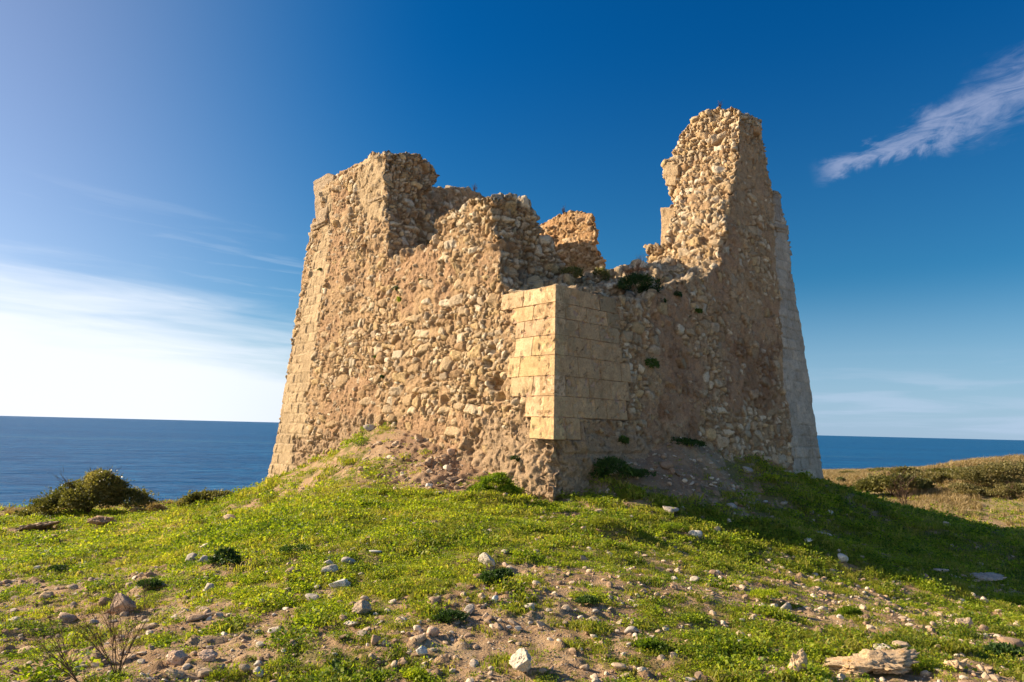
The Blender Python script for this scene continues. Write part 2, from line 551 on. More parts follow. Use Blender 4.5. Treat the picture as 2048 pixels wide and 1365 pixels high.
# ------------------------------------------------------------------ sea
SEA = -14.0
def build_sea():
    a = [0.0]; s = 6.0
    while a[-1] < 45000: a.append(a[-1] + s); s *= 1.10
    ys = np.array([-200.0] + [v for v in a]) + 0
    xs = np.array([-v for v in a[1:][::-1]] + a)
    X, Y = np.meshgrid(xs, ys)
    V = np.stack([X.ravel(), Y.ravel(), np.full(X.size, SEA)], 1)
    ny, nx = X.shape; idx = np.arange(nx * ny).reshape(ny, nx)
    F = np.stack([idx[:-1, :-1].ravel(), idx[:-1, 1:].ravel(), idx[1:, 1:].ravel(), idx[1:, :-1].ravel()], 1)
    o = mesh_np('sea', V, F)
    m, n, pr, out = new_mat('sea_water')
    geo = n.n.new('ShaderNodeNewGeometry').outputs['Position']
    g = n.sep(geo)
    st = n.vec(n.mul(g[0], 0.55), n.mul(g[1], 1.0), 0.0)
    w1 = n.noise(st, 0.32, 5, 0.62, 0.6); w2 = n.noise(st, 0.05, 4, 0.6, 0.3); w3 = n.noise(st, 1.6, 3, 0.6)
    big = n.noise(n.vec(n.mul(g[0], 0.0016), n.mul(g[1], 0.006), 2.0), 1.0, 4, 0.5)
    slick = n.noise(n.vec(n.mul(g[0], 0.0007), n.mul(g[1], 0.011), 9.0), 1.0, 3, 0.5)
    # wind-combed lanes stay on the water: two real pale slicks
    c = n.mix(n.ss(big, 0.35, 0.65), (0.002, 0.066, 0.195), (0.003, 0.088, 0.235))
    c = n.mix(n.mul(n.ss(w1, 0.48, 0.70), 0.7), c, (0.014, 0.17, 0.36))
    c = n.mix(n.mul(n.ss(w1, 0.46, 0.34), 0.6), c, (0.001, 0.036, 0.12))
    w4 = n.noise(n.vec(n.mul(g[0], 0.02), n.mul(g[1], 0.085), 5.0), 1.0, 6, 0.75)
    c = n.mix(n.mul(n.ss(w4, 0.50, 0.64), 0.5), c, (0.012, 0.145, 0.32))
    c = n.mix(n.mul(n.ss(w4, 0.50, 0.38), 0.5), c, (0.001, 0.045, 0.145))
    c = n.mix(n.mul(n.ss(slick, 0.60, 0.64), 0.4), c, (0.05, 0.15, 0.25))
    n.put(pr.inputs['Base Color'], c)
    pr.inputs['Roughness'].default_value = 0.32
    pr.inputs['IOR'].default_value = 1.33
    pr.inputs['Specular IOR Level'].default_value = 0.04
    h = n.add(n.add(n.mul(w1, 1.0), n.mul(w2, 4.0)), n.mul(w3, 0.25))
    n.put(pr.inputs['Normal'], n.bump(h, 1.0, 0.9))
    o.data.materials.append(m)
    tag(o, kind='structure')


build_sea()
# ------------------------------------------------------------------ masonry material
def masonry_mat(name, pit=0.5, spec=0.1, bumpd=0.02, joints=False):
    m, n, pr, out = new_mat(name)
    geo = n.n.new('ShaderNodeNewGeometry').outputs['Position']
    a = n.attr('Col')
    n1 = n.noise(geo, 5, 6, 0.7); n2 = n.noise(geo, 26, 5, 0.7); n3 = n.noise(geo, 90, 3, 0.7)
    c = n.mix(1.0, a, n.ramp(n1, [(0.3, (0.78, 0.74, 0.70)), (0.5, (1.0, 1.0, 1.0)), (0.7, (1.16, 1.14, 1.10))]), 'MULTIPLY')
    c = n.mix(1.0, c, n.ramp(n2, [(0.3, (0.72, 0.68, 0.64)), (0.5, (1.0, 1.0, 1.0)), (0.72, (1.15, 1.15, 1.15))]), 'MULTIPLY')
    pits = n.ss(n.voro(n.vec(*[n.add(s_, n.mul(n.sub(n1, 0.5), 0.3)) for s_ in n.sep(geo)]), 11), 0.26, 0.10)
    pits = n.mul(pits, n.ss(n.noise(geo, 2.2, 3, 0.6), 0.48, 0.62))
    c = n.mix(n.mul(pits, 0.6 * pit), c, (0.13, 0.08, 0.05))
    n.put(pr.inputs['Base Color'], c)
    pr.inputs['Roughness'].default_value = 0.93
    pr.inputs['Specular IOR Level'].default_value = spec
    h = n.sub(n.add(n.add(n.mul(n1, 1.5), n2), n.mul(n3, 0.4)), n.mul(pits, 1.6 * pit))
    n.put(pr.inputs['Normal'], n.bump(h, 1.0, bumpd))
    return m


M_MAS = masonry_mat('weathered_masonry', 0.6, bumpd=0.05)
M_NEW = masonry_mat('cut_sandstone', 0.9, bumpd=0.012)

STONES = np.array([(0.58, 0.44, 0.27), (0.64, 0.52, 0.35), (0.50, 0.36, 0.21), (0.54, 0.41, 0.26), (0.70, 0.60, 0.44), (0.43, 0.29, 0.165), (0.60, 0.44, 0.24), (0.50, 0.40, 0.28)])
MORT = np.array((0.54, 0.375, 0.22))
MORT_R = np.array((0.50, 0.325, 0.195))
ASH = np.array((0.60, 0.455, 0.28))


def prism(bm, P, ext):
    """P: list of 3D points of an outline; ext: extrusion vector (thickness)"""
    f = [bm.verts.new(p) for p in P]; b = [bm.verts.new(np.asarray(p) + ext) for p in P]
    n = len(P)
    bm.faces.new(f); bm.faces.new(b[::-1])
    for i in range(n):
        bm.faces.new((f[(i + 1) % n], f[i], b[i], b[(i + 1) % n]))


def remeshed(bms, voxel):
    """union of the solids, evenly meshed; returns V, F(quads), N"""
    bmesh.ops.triangulate(bms, faces=bms.faces[:])
    bmesh.ops.recalc_face_normals(bms, faces=bms.faces[:])
    me = bpy.data.meshes.new('tmp'); bms.to_mesh(me); bms.free()
    o = bpy.data.objects.new('tmp', me); COL.objects.link(o)
    md = o.modifiers.new('r', 'REMESH'); md.mode = 'VOXEL'; md.voxel_size = voxel; md.adaptivity = 0
    sm = o.modifiers.new('s', 'CORRECTIVE_SMOOTH' if False else 'SMOOTH'); sm.factor = 0.5; sm.iterations = 3
    ev = o.evaluated_get(bpy.context.evaluated_depsgraph_get()); m2 = ev.to_mesh()
    nv = len(m2.vertices); V = np.zeros(nv * 3, np.float32); m2.vertices.foreach_get('co', V)
    N = np.zeros(nv * 3, np.float32); m2.vertices.foreach_get('normal', N)
    nl = len(m2.loops); L_ = np.zeros(nl, np.int32); m2.loops.foreach_get('vertex_index', L_)
    np_ = len(m2.polygons)
    assert nl == np_ * 4, (nl, np_)
    ev.to_mesh_clear()
    bpy.data.objects.remove(o); bpy.data.meshes.remove(me)
    return V.reshape(-1, 3).astype(float), L_.reshape(-1, 4), N.reshape(-1, 3).astype(float)


def soft_poly(u, v, poly, jit):
    return in_poly(u + jit[:, 0], v + jit[:, 1], poly).astype(float)


# regions of each face, traced on the wall and kept as wall coordinates (metres along, metres up)
def RL(poly): return pxpoly(hitL, poly, uvL)
def RR(poly): return pxpoly(hitR, poly, uvR)


REG_L = {
    'ash': [RL([(500, 1080), (672, 330), (668, 420), (655, 520), (640, 640), (622, 740), (612, 860), (604, 1080)]),
            RL([(716, 318), (772, 300), (772, 452), (742, 440), (718, 400)])],
    'rough': [RL([(965, 838), (1045, 822), (1130, 870), (1120, 1080), (930, 1080), (900, 930)]), RL([(590, 870), (760, 850), (760, 960), (600, 1010)])],
    'mort': [RL([(770, 515), (860, 500), (910, 560), (880, 620), (800, 610), (762, 580)]), RL([(625, 770), (745, 745), (780, 870), (740, 960), (610, 980)]),
             RL([(655, 430), (690, 350), (700, 520), (690, 640), (650, 690), (632, 690)]), RL([(690, 520), (760, 520), (750, 600), (690, 640)]), RL([(970, 480), (1000, 500), (1000, 580), (960, 560)]), RL([(760, 840), (980, 840), (960, 960), (760, 880)])],
}
REG_R = {
    'ash': [RR([(1512, 240), (1540, 300), (1548, 400), (1552, 540), (1566, 720), (1582, 860), (1594, 1000), (1690, 1000), (1640, 700), (1575, 380)])],
    'rough': [RR([(1080, 870), (1290, 850), (1250, 1080), (1080, 1080)])],
    'rub': [RR([(1236, 598), (1290, 590), (1300, 760), (1275, 860), (1255, 880), (1240, 800)]), RR([(1385, 830), (1490, 800), (1580, 830), (1592, 1000), (1380, 960)]), RR([(1470, 200), (1530, 250), (1540, 300), (1500, 300), (1480, 280)]),
            RR([(1480, 470), (1535, 470), (1545, 560), (1500, 560)]), RR([(1400, 640), (1460, 640), (1450, 800), (1400, 800)])],
    'dark': [RR([(1470, 660), (1550, 640), (1560, 800), (1500, 830), (1460, 790)]), RR([(1330, 700), (1380, 700), (1390, 880), (1310, 880)])],
}
CAV_L = [hitL(*q[:2]).tolist() + list(q[2:]) for q in ((992, 768, .24, .42), (905, 634, .13, .22), (975, 728, .14, .25), (985, 700, .14, .2), (830, 792, .13, .2), (612, 790, .13, .25), (945, 790, .18, .15), (890, 800, .16, .12), (1000, 795, .16, .2), (760, 690, .12, .14), (700, 560, .1, .1), (935, 905, .12, .12), (868, 640, .1, .14), (800, 600, .08, .12))]
CAV_R = [hitR(*q[:2]).tolist() + list(q[2:]) for q in ((1262, 640, .18, .14), (1310, 640, .2, .12), (1250, 830, .2, .12), (1430, 720, .18, .1), (1340, 780, .22, .12))]


# ---- dressed blocks of the repaired front corner
courses = [570, 604, 635, 669, 709, 751, 792, 835, 880]
def zx(v): return 980 + v / 2.166
Lx = [([55, 147, 240], 0), ([95, 190], 0), ([113, 150, 248], 0), ([110, 185], 0), ([80, 130, 235], 0), ([88, 185], 0), ([152, 232], 0), ([172], 0)]
Rx = [[540, 472, 383], [555, 505, 418, 327], [555, 472, 383], [568, 435, 337], [605, 565, 476, 382], [600, 523, 430, 332], [592, 505, 455, 357], [392, 329]]
def zc(py): return hitL(1112, py, 0.03)[2]
_lu = [hitL(zx(Lx[i_][0][0]) + 3, (courses[i_] + courses[i_ + 1]) / 2)[:3] for i_ in range(8)]
_ru = [hitR(zx(Rx[i_][0]) - 3, (courses[i_] + courses[i_ + 1]) / 2)[:3] for i_ in range(8)]
def _stair(pts, uvf):
    P = [(-1.5, zc(572)), ]
    for i_ in range(8):
        u_ = float(uvf(pts[i_])[0]); P += [(u_, zc(courses[i_])), (u_, zc(courses[i_ + 1]))]
    return P + [(-1.5, zc(880))]
BLK_L = _stair(_lu, uvL); BLK_R = _stair(_ru, uvR)

def masonry(name, parts_bm, voxel, parent, seed=0, bigamp=0.16, cell=(0.35, 0.35, 0.22), regs=True, rubble=1.0, tint=None):
    V, F, N = remeshed(parts_bm, voxel)
    # crumbling of every edge in the upper, broken parts
    wv = np.stack([fbm(V, 1.7, 4, seed + 300 + 7 * i, 0.6) - 0.5 for i in range(3)], 1)
    hi_ = sstep(V[:, 2], 4.4, 5.6) if regs else 1.0
    hi_ = hi_ * (1 - sstep((V - C0) @ dL, 10.0, 11.0)) * (1 - sstep((V - C0) @ dR, 8.6, 9.4))
    nl_ = np.where((np.abs(N @ nLo) > 0.8)[:, None], (wv @ nLo)[:, None] * nLo, 0) + np.where((np.abs(N @ nRo) > 0.8)[:, None], (wv @ nRo)[:, None] * nRo, 0)
    V = V + (wv - 0.6 * nl_) * (0.60 * hi_)[:, None]
    # large-scale raggedness of broken stone, less on the flat faces
    cL = np.clip(N @ nLo, 0, 1); cR = np.clip(N @ nRo, 0, 1)
    dLp = np.abs((V - C0) @ nLo + BAT * (V[:, 2] - Z0)); dRp = np.abs((V - C0) @ nRo + BAT * (V[:, 2] - Z0))
    onL = (sstep(cL, 0.75, 0.93) * sstep(-dLp, -0.30, -0.12)) if regs else np.zeros(len(V))
    onR = (sstep(cR, 0.75, 0.93) * sstep(-dRp, -0.30, -0.12)) if regs else np.zeros(len(V))
    face = np.maximum(onL, onR)
    nL_, nR_ = fbm(V, 1.1, 3, seed + 1), fbm(V, 3.0, 3, seed + 5)
    big = (nL_ - 0.5) * 2 * bigamp * (1 - 0.72 * face) + (nR_ - 0.5) * 2 * bigamp * 0.5 * (1 - 0.6 * face)
    # stones
    jv = np.stack([fbm(V, 3.5, 3, seed + 20 + i) - 0.5 for i in range(3)], 1) * 0.12
    lay = (fbm(V * np.array([0.25, 0.25, 1.0]), 2.4, 2, seed + 33) - 0.5)[:, None] * np.array([[0, 0, 0.25]])
    jv = jv + lay
    d1, d2, idv, off = worley(V + jv, cell, seed + 40)
    e1, e2, idw, ofw = worley(V + jv, tuple(c * 0.5 for c in cell), seed + 60)
    big_cell = _h(idv[:, 0], idv[:, 1], idv[:, 2], seed + 80)
    small = big_cell < 0.52                       # these cells are packed with small stones instead
    g1 = np.where(small, e2 - e1, d2 - d1)
    rid = np.where(small, _h(idw[:, 0], idw[:, 1], idw[:, 2], seed + 81), _h(idv[:, 0], idv[:, 1], idv[:, 2], seed + 82))
    rid2 = np.where(small, _h(idw[:, 0], idw[:, 1], idw[:, 2], seed + 83), _h(idv[:, 0], idv[:, 1], idv[:, 2], seed + 84))
    rid3 = np.where(small, _h(idw[:, 0], idw[:, 1], idw[:, 2], seed + 85), _h(idv[:, 0], idv[:, 1], idv[:, 2], seed + 86))
    sz = np.where(small, 0.5, 1.0)
    dome = 0.8 * sstep(g1, 0.04, 0.10) + 0.2 * sstep(g1, 0.1, 0.4)
    # facet: each stone is cut by its own tilted plane
    gv = np.stack([rid - 0.5, rid2 - 0.5, rid3 - 0.5], 1)
    offm = np.where(small[:, None], ofw * np.array(cell) * 0.5, off * np.array(cell))
    tilt = (offm * gv).sum(1) * 2.0
    u_l, v_l = uvL(V); u_r, v_r = uvR(V)
    jit = np.stack([fbm(V, 1.6, 4, seed + 90, 0.6) - 0.5, fbm(V, 1.6, 4, seed + 95, 0.6) - 0.5], 1) * 1.9
    stoneness = np.where(face > 0.5, 0.0, 1.0) * rubble
    mid = fbm(V, 0.8, 3, seed + 97)
    lowf = sstep(mid, 0.36, 0.52)
    wt_a = np.zeros(len(V)); wt_r = np.zeros(len(V)); dark = np.zeros(len(V)); red = np.zeros(len(V)); pale = np.zeros(len(V))
    if regs:
        L_st = 0.52 + 0.42 * lowf
        for pl in REG_L['mort']: L_st = np.where(soft_poly(u_l, v_l, pl, jit) > 0, 0.30, L_st)
        R_st = 0.20 + 0.30 * sstep(mid, 0.5, 0.62)
        for pl in REG_R['rub']: R_st = np.where(soft_poly(u_r, v_r, pl, jit) > 0, 0.9, R_st)
        aL = np.zeros(len(V)); aR = np.zeros(len(V)); rL = np.zeros(len(V)); rR = np.zeros(len(V))
        for pl in REG_L['ash']: aL = np.maximum(aL, soft_poly(u_l, v_l, pl, jit * 0.5))
        for pl in REG_R['ash']: aR = np.maximum(aR, soft_poly(u_r, v_r, pl, jit * 0.35))
        for pl in REG_L['rough']: rL = np.maximum(rL, soft_poly(u_l, v_l, pl, jit))
        for pl in REG_R['rough']: rR = np.maximum(rR, soft_poly(u_r, v_r, pl, jit))
        for pl in REG_R['dark']: dark = np.maximum(dark, soft_poly(u_r, v_r, pl, jit) * onR)
        stoneness = np.where(onL > 0.4, L_st, np.where(onR > 0.4, R_st, stoneness))
        wt_a = np.where(onL > 0.4, aL, 0) + np.where(onR > 0.4, aR, 0)
        # the far corners (quoins) are dressed stone on their returning side too
        wt_r = np.where(onL > 0.4, rL, 0) + np.where(onR > 0.4, rR, 0)
        wt_r = np.maximum(wt_r, (sstep(0.45 + (C0[2] + 0.4) - V[:, 2], 0, 0.8) * (np.hypot(*(V[:, :2] - C0[:2]).T) < 1.3)))
        wt_a = wt_a * (1 - wt_r)
        stoneness = stoneness * (1 - np.maximum(wt_a, wt_r))
        red = sstep(0.8 - stoneness, 0.2, 0.6) * sstep(fbm(V, 0.7, 3, seed + 99), 0.40, 0.55)
    has = (rid < stoneness).astype(float)        # this stone shows, else it is covered by mortar
    amp = (0.03 + 0.065 * rid2) * (0.5 + 0.5 * sz) * (1 - 0.40 * face)
    disp = big + has * dome * amp + has * dome * tilt * (0.55 - 0.2 * face)
    disp = disp - (1 - has) * 0.01 + (fbm(V, 7, 4, seed + 100, 0.65) - 0.5) * 0.15 * (1 - has * dome * 0.6) * (1 - wt_a * 0.85)
    disp = disp - has * (1 - dome) * 0.065
    # dressed blocks: courses with worn joints, measured up the wall and along it
    uu = np.where(onL >= onR, u_l, u_r)
    crs = (V[:, 2] + (fbm(V, 2.0, 2, seed + 3) - 0.5) * 0.04) / 0.335; ci = np.floor(crs)
    ub = (uu + (ci % 2) * 0.27) / 0.56
    jd = np.minimum(np.abs(crs - np.round(crs)) * 0.335, np.abs(ub - np.round(ub)) * 0.56)
    joint = (1 - sstep(jd, 0.006, 0.045)) * wt_a * sstep(fbm(V, 1.5, 3, seed + 7), 0.30, 0.55)
    blk = _h(ci.astype(int), np.floor(ub).astype(int), ci.astype(int) * 0, seed + 8)
    disp = disp + wt_a * (0.02 + (blk - 0.5) * 0.035) - joint * 0.03
    pit = np.maximum(fbm(V * np.array([1, 1, 0.65]), 9, 4, seed + 9, 0.7) - 0.55, 0)
    disp = disp + wt_r * (fbm(V, 2.6, 4, seed + 57, 0.6) - 0.5) * 0.22 - wt_r * pit * 0.8 - wt_a * pit * 0.12
    crs2 = (V[:, 2] - C0[2]) / 0.42; jd2 = np.abs(crs2 - np.round(crs2)) * 0.42
    disp = disp - wt_r * (1 - sstep(jd2, 0.01, 0.06)) * 0.05 * sstep(fbm(V, 1.2, 3, seed + 11), 0.42, 0.55)
    if regs:
        for (x, y, z, r_, dp) in CAV_L + CAV_R:
            dd = np.sqrt((((V - np.array([x, y, z])) / np.array([1, 1, 0.75])) ** 2).sum(1)) * (0.75 + 0.5 * nR_)
            disp = disp - dp * (1 - sstep(dd, r_ * 0.4, r_ * 1.15))
    if regs:
        # behind the repaired blocks the wall is cut back; the bare corner below them is worn round
        for pl, uu_, vv_, on_ in ((BLK_L, u_l, v_l, cL), (BLK_R, u_r, v_r, cR)):
            b_ = in_poly(uu_, vv_, pl) & (on_ > 0.35)
            disp = np.where(b_, np.minimum(disp, 0) - 0.09, disp)
        dc = np.hypot(dLp, dRp)
        below = sstep(v_l, zc(880) + 0.05, zc(880) - 0.10)
        disp = disp - (1 - sstep(dc, 0.0, 0.6)) * below * (0.08 + 0.95 * np.maximum(fbm(V, 2.3, 4, seed + 55, 0.6) - 0.38, 0))
        # dressed return of the two far corners
        ret = ((u_l > 9.5) & (face < 0.5) & (np.abs(dLp) < 1.2)) | ((u_r > 8.5) & (face < 0.5) & (np.abs(dRp) < 1.2) & (V[:, 2] < 7.0))
        disp = np.where(ret, disp * 0.25, disp)
    V2 = V + N * disp[:, None]
    # colour of stones, mortar, dressed blocks
    sc_ = STONES[(rid3 * 7.999).astype(int)] * (0.92 + 0.46 * rid2)[:, None]
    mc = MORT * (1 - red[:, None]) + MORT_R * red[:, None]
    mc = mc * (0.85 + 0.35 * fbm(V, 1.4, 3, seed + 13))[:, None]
    earth = (has * (1 - sstep(g1, 0.05, 0.12)))[:, None] * 0.7  # recess shade painted into the joints as darker, earth-brown mortar around each stone
    mc = mc * (1 - earth) + np.array((0.40, 0.255, 0.145)) * earth  # earth here is the painted recess shade in the joints
    cover = (has * sstep(g1, 0.05, 0.16))[:, None]
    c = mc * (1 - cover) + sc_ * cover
    ac = ASH * (0.86 + 0.24 * blk)[:, None] * (0.85 + 0.3 * fbm(V, 2.2, 4, seed + 14))[:, None]
    ac = ac * (1 - joint[:, None] * 0.22) + np.array((0.62, 0.52, 0.38)) * joint[:, None] * 0.22
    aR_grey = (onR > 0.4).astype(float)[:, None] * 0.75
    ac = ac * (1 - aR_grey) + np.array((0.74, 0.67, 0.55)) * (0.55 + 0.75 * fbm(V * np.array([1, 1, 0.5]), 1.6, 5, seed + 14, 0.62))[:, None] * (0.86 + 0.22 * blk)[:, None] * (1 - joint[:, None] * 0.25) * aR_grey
    c = c * (1 - wt_a[:, None]) + ac * wt_a[:, None]
    rc = np.array((0.50, 0.37, 0.24)) * (0.75 + 0.5 * fbm(V, 4, 4, seed + 15))[:, None]
    c = c * (1 - wt_r[:, None] * 0.85) + rc * wt_r[:, None] * 0.85
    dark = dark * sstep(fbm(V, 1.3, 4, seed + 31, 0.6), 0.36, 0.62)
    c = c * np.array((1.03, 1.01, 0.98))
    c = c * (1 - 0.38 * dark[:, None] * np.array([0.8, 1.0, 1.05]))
    if tint is not None: c = c * np.array(tint)
    # grey-green lichen on tops of stones that have lain open longest
    up = sstep(N[:, 2], 0.3, 0.9)[:, None] * 0.35
    c = c * (1 - up) + np.array((0.36, 0.33, 0.26)) * up
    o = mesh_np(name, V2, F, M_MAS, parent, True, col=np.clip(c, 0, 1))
    return o


T = empty('ruined_tower', tuple(C0))
tag(T, 'roofless square stone watchtower in ruins on a grassy mound, walls broken open', 'tower')


def place(o):          # children are modelled in world space
    o.matrix_parent_inverse = Matrix.Translation(-T.location); return o


EXP = nLo * 1.0
TH = 2.05
# ---- sunlit wall with the tall pier at its far end and the broken shoulder near the front corner
bm = bmesh.new()
low = [(512, 1080), (545, 915), (560, 830), (598, 600), (606, 540), (640, 530), (776, 512), (812, 508), (850, 492), (900, 505), (960, 520), (1000, 548), (1006, 588), (1112, 578), (1110, 880), (1106, 1000), (1104, 1080)]
prism(bm, [hitL(*q) for q in low], -nLo * TH)
prism(bm, [hitL(*q) for q in [(596, 610), (606, 545), (622, 452), (636, 430), (650, 400), (668, 352), (700, 335), (742, 312), (767, 306), (772, 340), (772, 400), (777, 540), (760, 620)]], -nLo * 1.05)
prism(bm, [hitL(*q) for q in [(846, 560), (848, 492), (872, 478), (890, 455), (905, 432), (940, 404), (962, 396), (987, 388), (993, 470), (1002, 590), (985, 620), (860, 620)]], -nLo * 0.75)
# broken end of the tall pier, seen across its thickness
uP = uvL(hitL(771, 380))[0]
def hitcut(px, py, u): return hit(px, py, dL, 0, u)
pier = [(768, 306), (800, 305), (835, 312), (868, 330), (877, 352), (866, 374), (846, 392), (845, 420), (868, 444), (884, 462), (890, 490), (880, 560), (772, 560)]
prism(bm, [hitcut(x, y, uP + 0.02) for x, y in pier], dL * 4.2)
uC = uvL(hitL(990, 430))[0]
mass = [(985, 389), (1012, 392), (1040, 402), (1062, 412), (1072, 440), (1082, 470), (1100, 495), (1112, 520), (1124, 555), (1135, 620), (1002, 640)]
prism(bm, [hitcut(x, y, uC) for x, y in mass], dL * 2.4)
o = place(masonry('wall', bm, 0.027, T, 3)); o['label'] = 'sunlit rubble wall with a tall far pier and a broken shoulder'

# ---- shaded wall with the high pinnacle
bm = bmesh.new()
rgt = [(1108, 1080), (1106, 1000), (1110, 880), (1114, 700), (1117, 578), (1235, 604), (1262, 606), (1290, 604), (1330, 580), (1380, 566), (1420, 548), (1442, 520), (1452, 440), (1470, 360), (1476, 300), (1478, 222), (1500, 236), (1522, 268), (1535, 330), (1545, 386), (1556, 395), (1566, 450), (1576, 490), (1600, 640), (1625, 800), (1648, 960), (1668, 1080)]
prism(bm, [hitR(*q) for q in rgt], -nRo * TH)
uQ = uvR(hitR(1474, 300))[0]
def hitcutR(px, py, u): return hit(px, py, dR, 0, u)
pin = [(1480, 220), (1470, 215), (1448, 217), (1412, 219), (1398, 230), (1380, 243), (1358, 262), (1352, 290), (1346, 312), (1328, 330), (1327, 352), (1336, 372), (1344, 400), (1350, 420), (1352, 620), (1450, 620), (1478, 400)]
prism(bm, [hitcutR(x, y, uQ) for x, y in pin], dR * 1.3)
# bulging cut edge low on the pinnacle and the rubble spill at its foot
spill = [(1330, 540), (1350, 522), (1390, 505), (1440, 500), (1462, 520), (1452, 620), (1320, 620)]
prism(bm, [hitcutR(x, y, uQ - 0.5) for x, y in spill], dR * 1.2)
# top of the low stretch, stepping back
back = [(1066, 592), (1120, 582), (1160, 578), (1200, 574), (1240, 560), (1280, 556), (1320, 540), (1380, 528), (1440, 520), (1450, 640), (1066, 640)]
prism(bm, [hitR(x, y, -0.9) for x, y in back], -nRo * 1.2)
back2 = [(1110, 568), (1140, 562), (1200, 552), (1240, 548), (1300, 540), (1340, 524), (1380, 520), (1440, 512), (1450, 640), (1110, 640)]
prism(bm, [hitR(x, y, -1.55) for x, y in back2], -nRo * 0.6)
# the returning wall behind the pinnacle, mostly hidden by it
for (u0, u1, w0, w1, zt) in ((0.9, 4.3, 8.8, 9.8, 7.9),):
    P = [C0 + dL * a + dR * b for a, b in ((u0, w0), (u1, w0), (u1, w1), (u0, w1))]
    prism(bm, [np.array([p[0], p[1], -1.0]) for p in P], np.array([0, 0, zt + 1.0]))
o = place(masonry('wall', bm, 0.032, T, 203)); o['label'] = 'shaded wall of mortar and rubble rising to a tall ragged pinnacle'

# ---- far walls, seen over the broken ones
bm = bmesh.new()
uB = 13.6 - BAT * 8 - 2.0
bl = [(700, 420), (760, 380), (820, 374), (858, 368), (880, 371), (905, 372), (940, 380), (966, 392), (1000, 430), (1040, 480), (1060, 640), (700, 640)]
prism(bm, [hitcut(x, y, uB) for x, y in bl], dL * 1.6)
o = place(masonry('wall', bm, 0.06, T, 403, cell=(0.34, 0.34, 0.2), regs=False, rubble=0.45)); o['label'] = 'inner face of the far wall, red mortar with few stones'
bm = bmesh.new()
d_ = ray(1135, 480); pp = EYEP + d_ * (25.5 / d_[1]); cc = (pp - C0) @ dR
sp_ = [(1066, 455), (1092, 440), (1108, 434), (1126, 424), (1158, 421), (1188, 430), (1186, 446), (1194, 460), (1192, 474), (1188, 490), (1200, 508), (1208, 528), (1210, 640), (1066, 640)]
prism(bm, [hitcutR(x, y, cc) for x, y in sp_], np.array([0.09, 1.5, 0.0]))
o = place(masonry('wall', bm, 0.05, T, 503, cell=(0.42, 0.42, 0.17), regs=False, rubble=0.9, tint=(1.0, 0.88, 0.77), bigamp=0.11)); o['label'] = 'small red leaning wall stump standing inside the tower'
# low remains of the two far walls and the fill inside
bm = bmesh.new()
def box_uv(u0, u1, w0, w1, z0, z1):      # u along dL, w along dR
    P = [C0 + dL * a + dR * b for a, b in ((u0, w0), (u1, w0), (u1, w1), (u0, w1))]
    P = [np.array([p[0], p[1], z0]) for p in P]
    prism(bm, P, np.array([0, 0, z1 - z0]))
box_uv(1.6, 12.0, 1.6, 11.0, -0.5, 4.2)
box_uv(11.0, 13.2, 0.8, 12, -0.8, 4.6); box_uv(0.8, 13, 10.6, 12.2, -0.8, 4.3)
o = place(masonry('wall', bm, 0.10, T, 603, regs=False, rubble=0.7)); o['label'] = 'low remains of the far walls and the rubble fill inside'

OFF = 0.05
rng = random.Random(5)
bq = []     # vertices, faces, colours accumulated
def block(bl_, P0, du, dn, w, h, t, col, z):
    """a bevelled block: P0 lower outer corner, du along, dn inward; leaning back with the batter"""
    e = 0.010
    V = []; 
    for (a, c_, dd) in ((0, 0, e), (1, 0, e), (1, 1, e), (0, 1, e)):
        V.append((a * w, c_ * h, dd))
    for (a, c_) in ((e, e), (w - e, e), (w - e, h - e), (e, h - e)):
        V.append((a, c_, 0.0))
    for (a, c_) in ((0, 0), (w, 0), (w, h), (0, h)):
        V.append((a, c_, t))
    W_ = [P0 + du * (a + (BAT * c_ * (1 - a / w) if z == 'corner' else 0)) + np.array([0, 0, 1.0]) * c_ + dn * (dd + BAT * c_) for a, c_, dd in V]
    Fs = [(4, 5, 6, 7), (0, 1, 5, 4), (1, 2, 6, 5), (2, 3, 7, 6), (3, 0, 4, 7), (0, 8, 9, 1), (1, 9, 10, 2), (2, 10, 11, 3), (3, 11, 8, 0), (8, 11, 10, 9)]
    bl_.append((W_, Fs, col))


